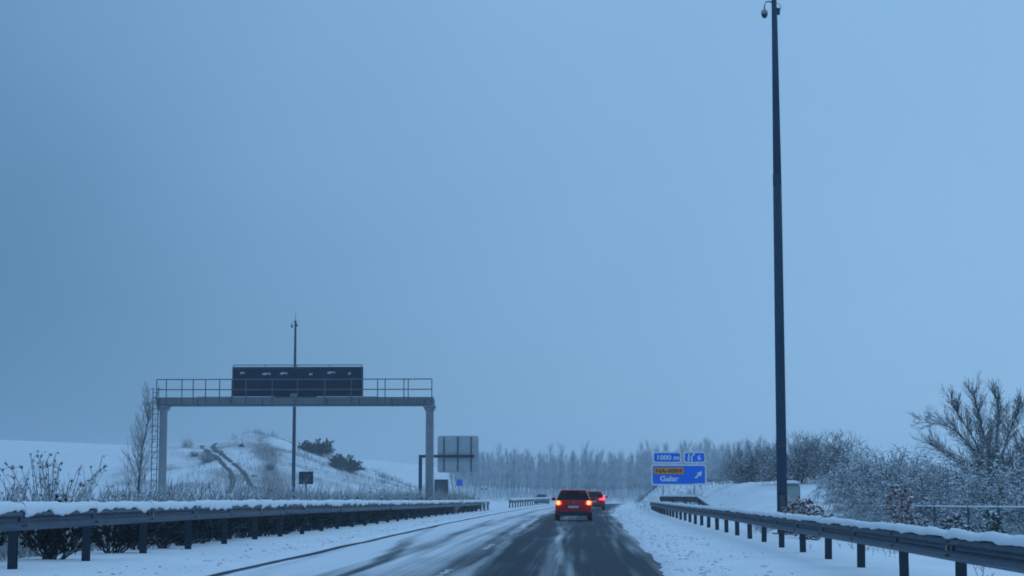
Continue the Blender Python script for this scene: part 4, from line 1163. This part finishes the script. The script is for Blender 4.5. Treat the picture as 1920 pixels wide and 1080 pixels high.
# uncountable weed fringe and scrub
def fringe(name, label, spots, cat, mat, hmin, hmax, seed, per=7):
    rng = np.random.RandomState(seed); segs = []
    for x, y, k in spots:
        z = gz(x, y)
        for _ in range(per):
            b = np.array([x + rng.normal(0, .22), y + rng.normal(0, .22), z - .03]); h = k * (hmin + (hmax - hmin) * rng.rand() ** 1.8)
            d = np.array([rng.normal(0, .35), rng.normal(0, .35), 1.0]); m_ = b + d * h * .55; e = m_ + (d + rng.normal(0, .35, 3)) * h * .45
            segs.append((*b, *m_, .010, .009)); segs.append((*m_, *e, .009, .006))
            if rng.rand() < .7:
                e2 = m_ + np.array([rng.normal(0, .4), rng.normal(0, .4), .6]) * h * .4; segs.append((*m_, *e2, .008, .006))
    tag(link(name, prism_mesh(name, segs, mat, 3)), label, cat, kind='stuff')
rng = np.random.RandomState(77)
sp = []
for _ in range(1800):
    y = 27 + 125 * rng.rand() ** 1.1; x = -9.4 - 2.0 * rng.rand() + float(off(y)); sp.append((x, y, 1.0 if y > 45 else .9))
fringe('dry_grass', 'snow-dusted dry grass and weeds along the median behind the hedge', sp, 'grass', 'weed', .6, 1.42, 1, 8)
sp = []
while len(sp) < 1900:
    y = rng.uniform(186, 300); x = rng.uniform(-62, -16)
    den = float(fbm(np.array([x / 5]), np.array([y / 7]))[0]) + .16 - 0.25 * (x < -56)
    ax_ = np.interp(y, [190, 205, 230, 262], [-30.7, -33.4, -38.4, -44.8])
    den += .30 * math.exp(-((x - ax_) / 1.4) ** 2)
    if y < 205: den += .35
    if x > -38: den += .16
    if x < -47: den -= .30
    if rng.rand() < den * .8: sp.append((x, y, 1.0))
fringe('scrub', 'brown scrub poking through the snow on the knoll', sp, 'scrub', 'twig_dark', .2, 1.0, 2, 4)
sp = [(5.2 + float(off(y)) + 3.4 * rng.rand(), y, 1.0) for y in rng.uniform(22, 110, 60)]
fringe('dead_grass', 'sparse dead grass poking through the snow behind the roadside guardrail', sp, 'grass', 'weed', .06, .30, 3, 5)

sp = [(float(off(y)) + rng.uniform(3.6, 12), y, 1.0) for y in rng.uniform(128, 280, 420)]
fringe('roadside_scrub', 'low brown scrub on the snowy bank beyond the guardrail end', sp, 'scrub', 'twig_dark', .12, .6, 4, 4)
sp = [(rng.uniform(-34, 46), rng.uniform(372, 430), 1.0) for _ in range(1500)]
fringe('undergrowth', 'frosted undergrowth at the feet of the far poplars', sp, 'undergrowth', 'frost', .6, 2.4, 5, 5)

# bushes on the knoll
def knoll(px, py, parts, s, lab, name='knoll_bush', sink=.25):
    p = hit(px, py); plant(name, parts, (p.x, p.y, p.z - sink), rnd.uniform(0, 6.28), s, lab, 'bush', 'bushes on the knoll')
evg = []
for sd in (61, 62):
    rng_ = np.random.RandomState(sd); pr, S = shrub_proto('e', sd, 20, 1.6, CFG_DENSE, 'bark', 'twig_dark', 260, .07, 1.15)
    up = S[S[:, 5] > .3]; k = 5200; pk = up[rng_.randint(0, len(up), k)]
    evg.append(pr + [('foliage', leaf_mesh('leaves', (pk[:, :3] + pk[:, 3:6]) / 2, pk[:, 3:6] - pk[:, :3], .16, 'leaf', rng_))])
knoll(576, 845, evg[0], .78, 'small dark evergreen bush just right of the distant mast on the ridge')
knoll(598, 852, evg[1], 1.15, 'dark evergreen bush standing highest on the ridge of the knoll')
knoll(632, 876, evg[0], .95, 'dark bush low on the ridge before the largest rounded bush')
knoll(655, 884, evg[1], 1.2, 'largest rounded dark bush at the foot of the ridge')
knoll(452, 838, evg[0], .28, 'tiny dark bush on the crest just short of the scarp')
knoll(363, 857, bushA, .33, 'small dark bush left of the wheel ruts')
knoll(388, 868, bushA, .55, 'dark twiggy bush beside the left wheel rut')
knoll(352, 840, bushC, .5, 'twiggy bush at the crest left of the ruts')
knoll(506, 880, bushA, .40, 'dark twiggy bush at the foot of the scarp')
knoll(474, 893, evg[0], .20, 'tiny round dark shrub right of the ruts')

# thin bare tree beyond the gantry's ladder, far poplars
def poplar(seed, h, mat_t, mat_k, levels, fan=.35):
    rng = np.random.RandomState(seed); segs = []
    p = np.array([0, 0, -.2]); d = np.array([0, 0, 1.0]); n = 12
    tr = []
    for i in range(n):
        d = d + rng.normal(0, .025, 3); d /= np.linalg.norm(d); q_ = p + d * h / n
        ra, rb = .11 * (1 - .85 * i / n) * h / 9, .11 * (1 - .85 * (i + 1) / n) * h / 9
        tr.append((*p, *q_, ra, rb))
        if i >= 1:
            for _ in range(levels):
                a_ = rng.rand() * 6.28; e = fan * (.7 + .6 * rng.rand())
                dd = np.array([math.cos(a_) * math.sin(e), math.sin(a_) * math.sin(e), math.cos(e)])
                grow(rng, segs, p + (q_ - p) * rng.rand(), dd, h * .30 * (1.1 - .75 * i / n) * (.7 + .6 * rng.rand()), .03, 1, dict(wander=.05, up=.06, rmin=.012, bare=[0, .2], kids=[0, 2], angle=.45, ratio=.5, n=4))
        p = q_
    S = np.array(segs)
    return [('trunk', prism_mesh('trunk', tr, mat_t, 6)), ('crown', prism_mesh('crown', S[:, :8], mat_k, 3))]
stand('thin_tree', poplar(71, 7.6, 'bark', 'weed', 5, .42), 257, 120, (1.0, 1.0, 1.0), 'thin bare poplar standing left of the gantry', 'tree')
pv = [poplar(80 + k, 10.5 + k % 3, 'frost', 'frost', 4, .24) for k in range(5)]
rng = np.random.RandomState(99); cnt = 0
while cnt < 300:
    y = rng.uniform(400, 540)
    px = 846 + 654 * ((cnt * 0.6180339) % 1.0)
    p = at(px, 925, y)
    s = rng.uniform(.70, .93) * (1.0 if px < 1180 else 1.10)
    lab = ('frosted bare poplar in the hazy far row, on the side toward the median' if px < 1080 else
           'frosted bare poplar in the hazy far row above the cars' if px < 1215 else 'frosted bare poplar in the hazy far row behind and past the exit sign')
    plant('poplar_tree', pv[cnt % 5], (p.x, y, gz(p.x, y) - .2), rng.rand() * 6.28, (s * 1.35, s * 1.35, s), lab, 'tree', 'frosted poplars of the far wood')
    cnt += 1
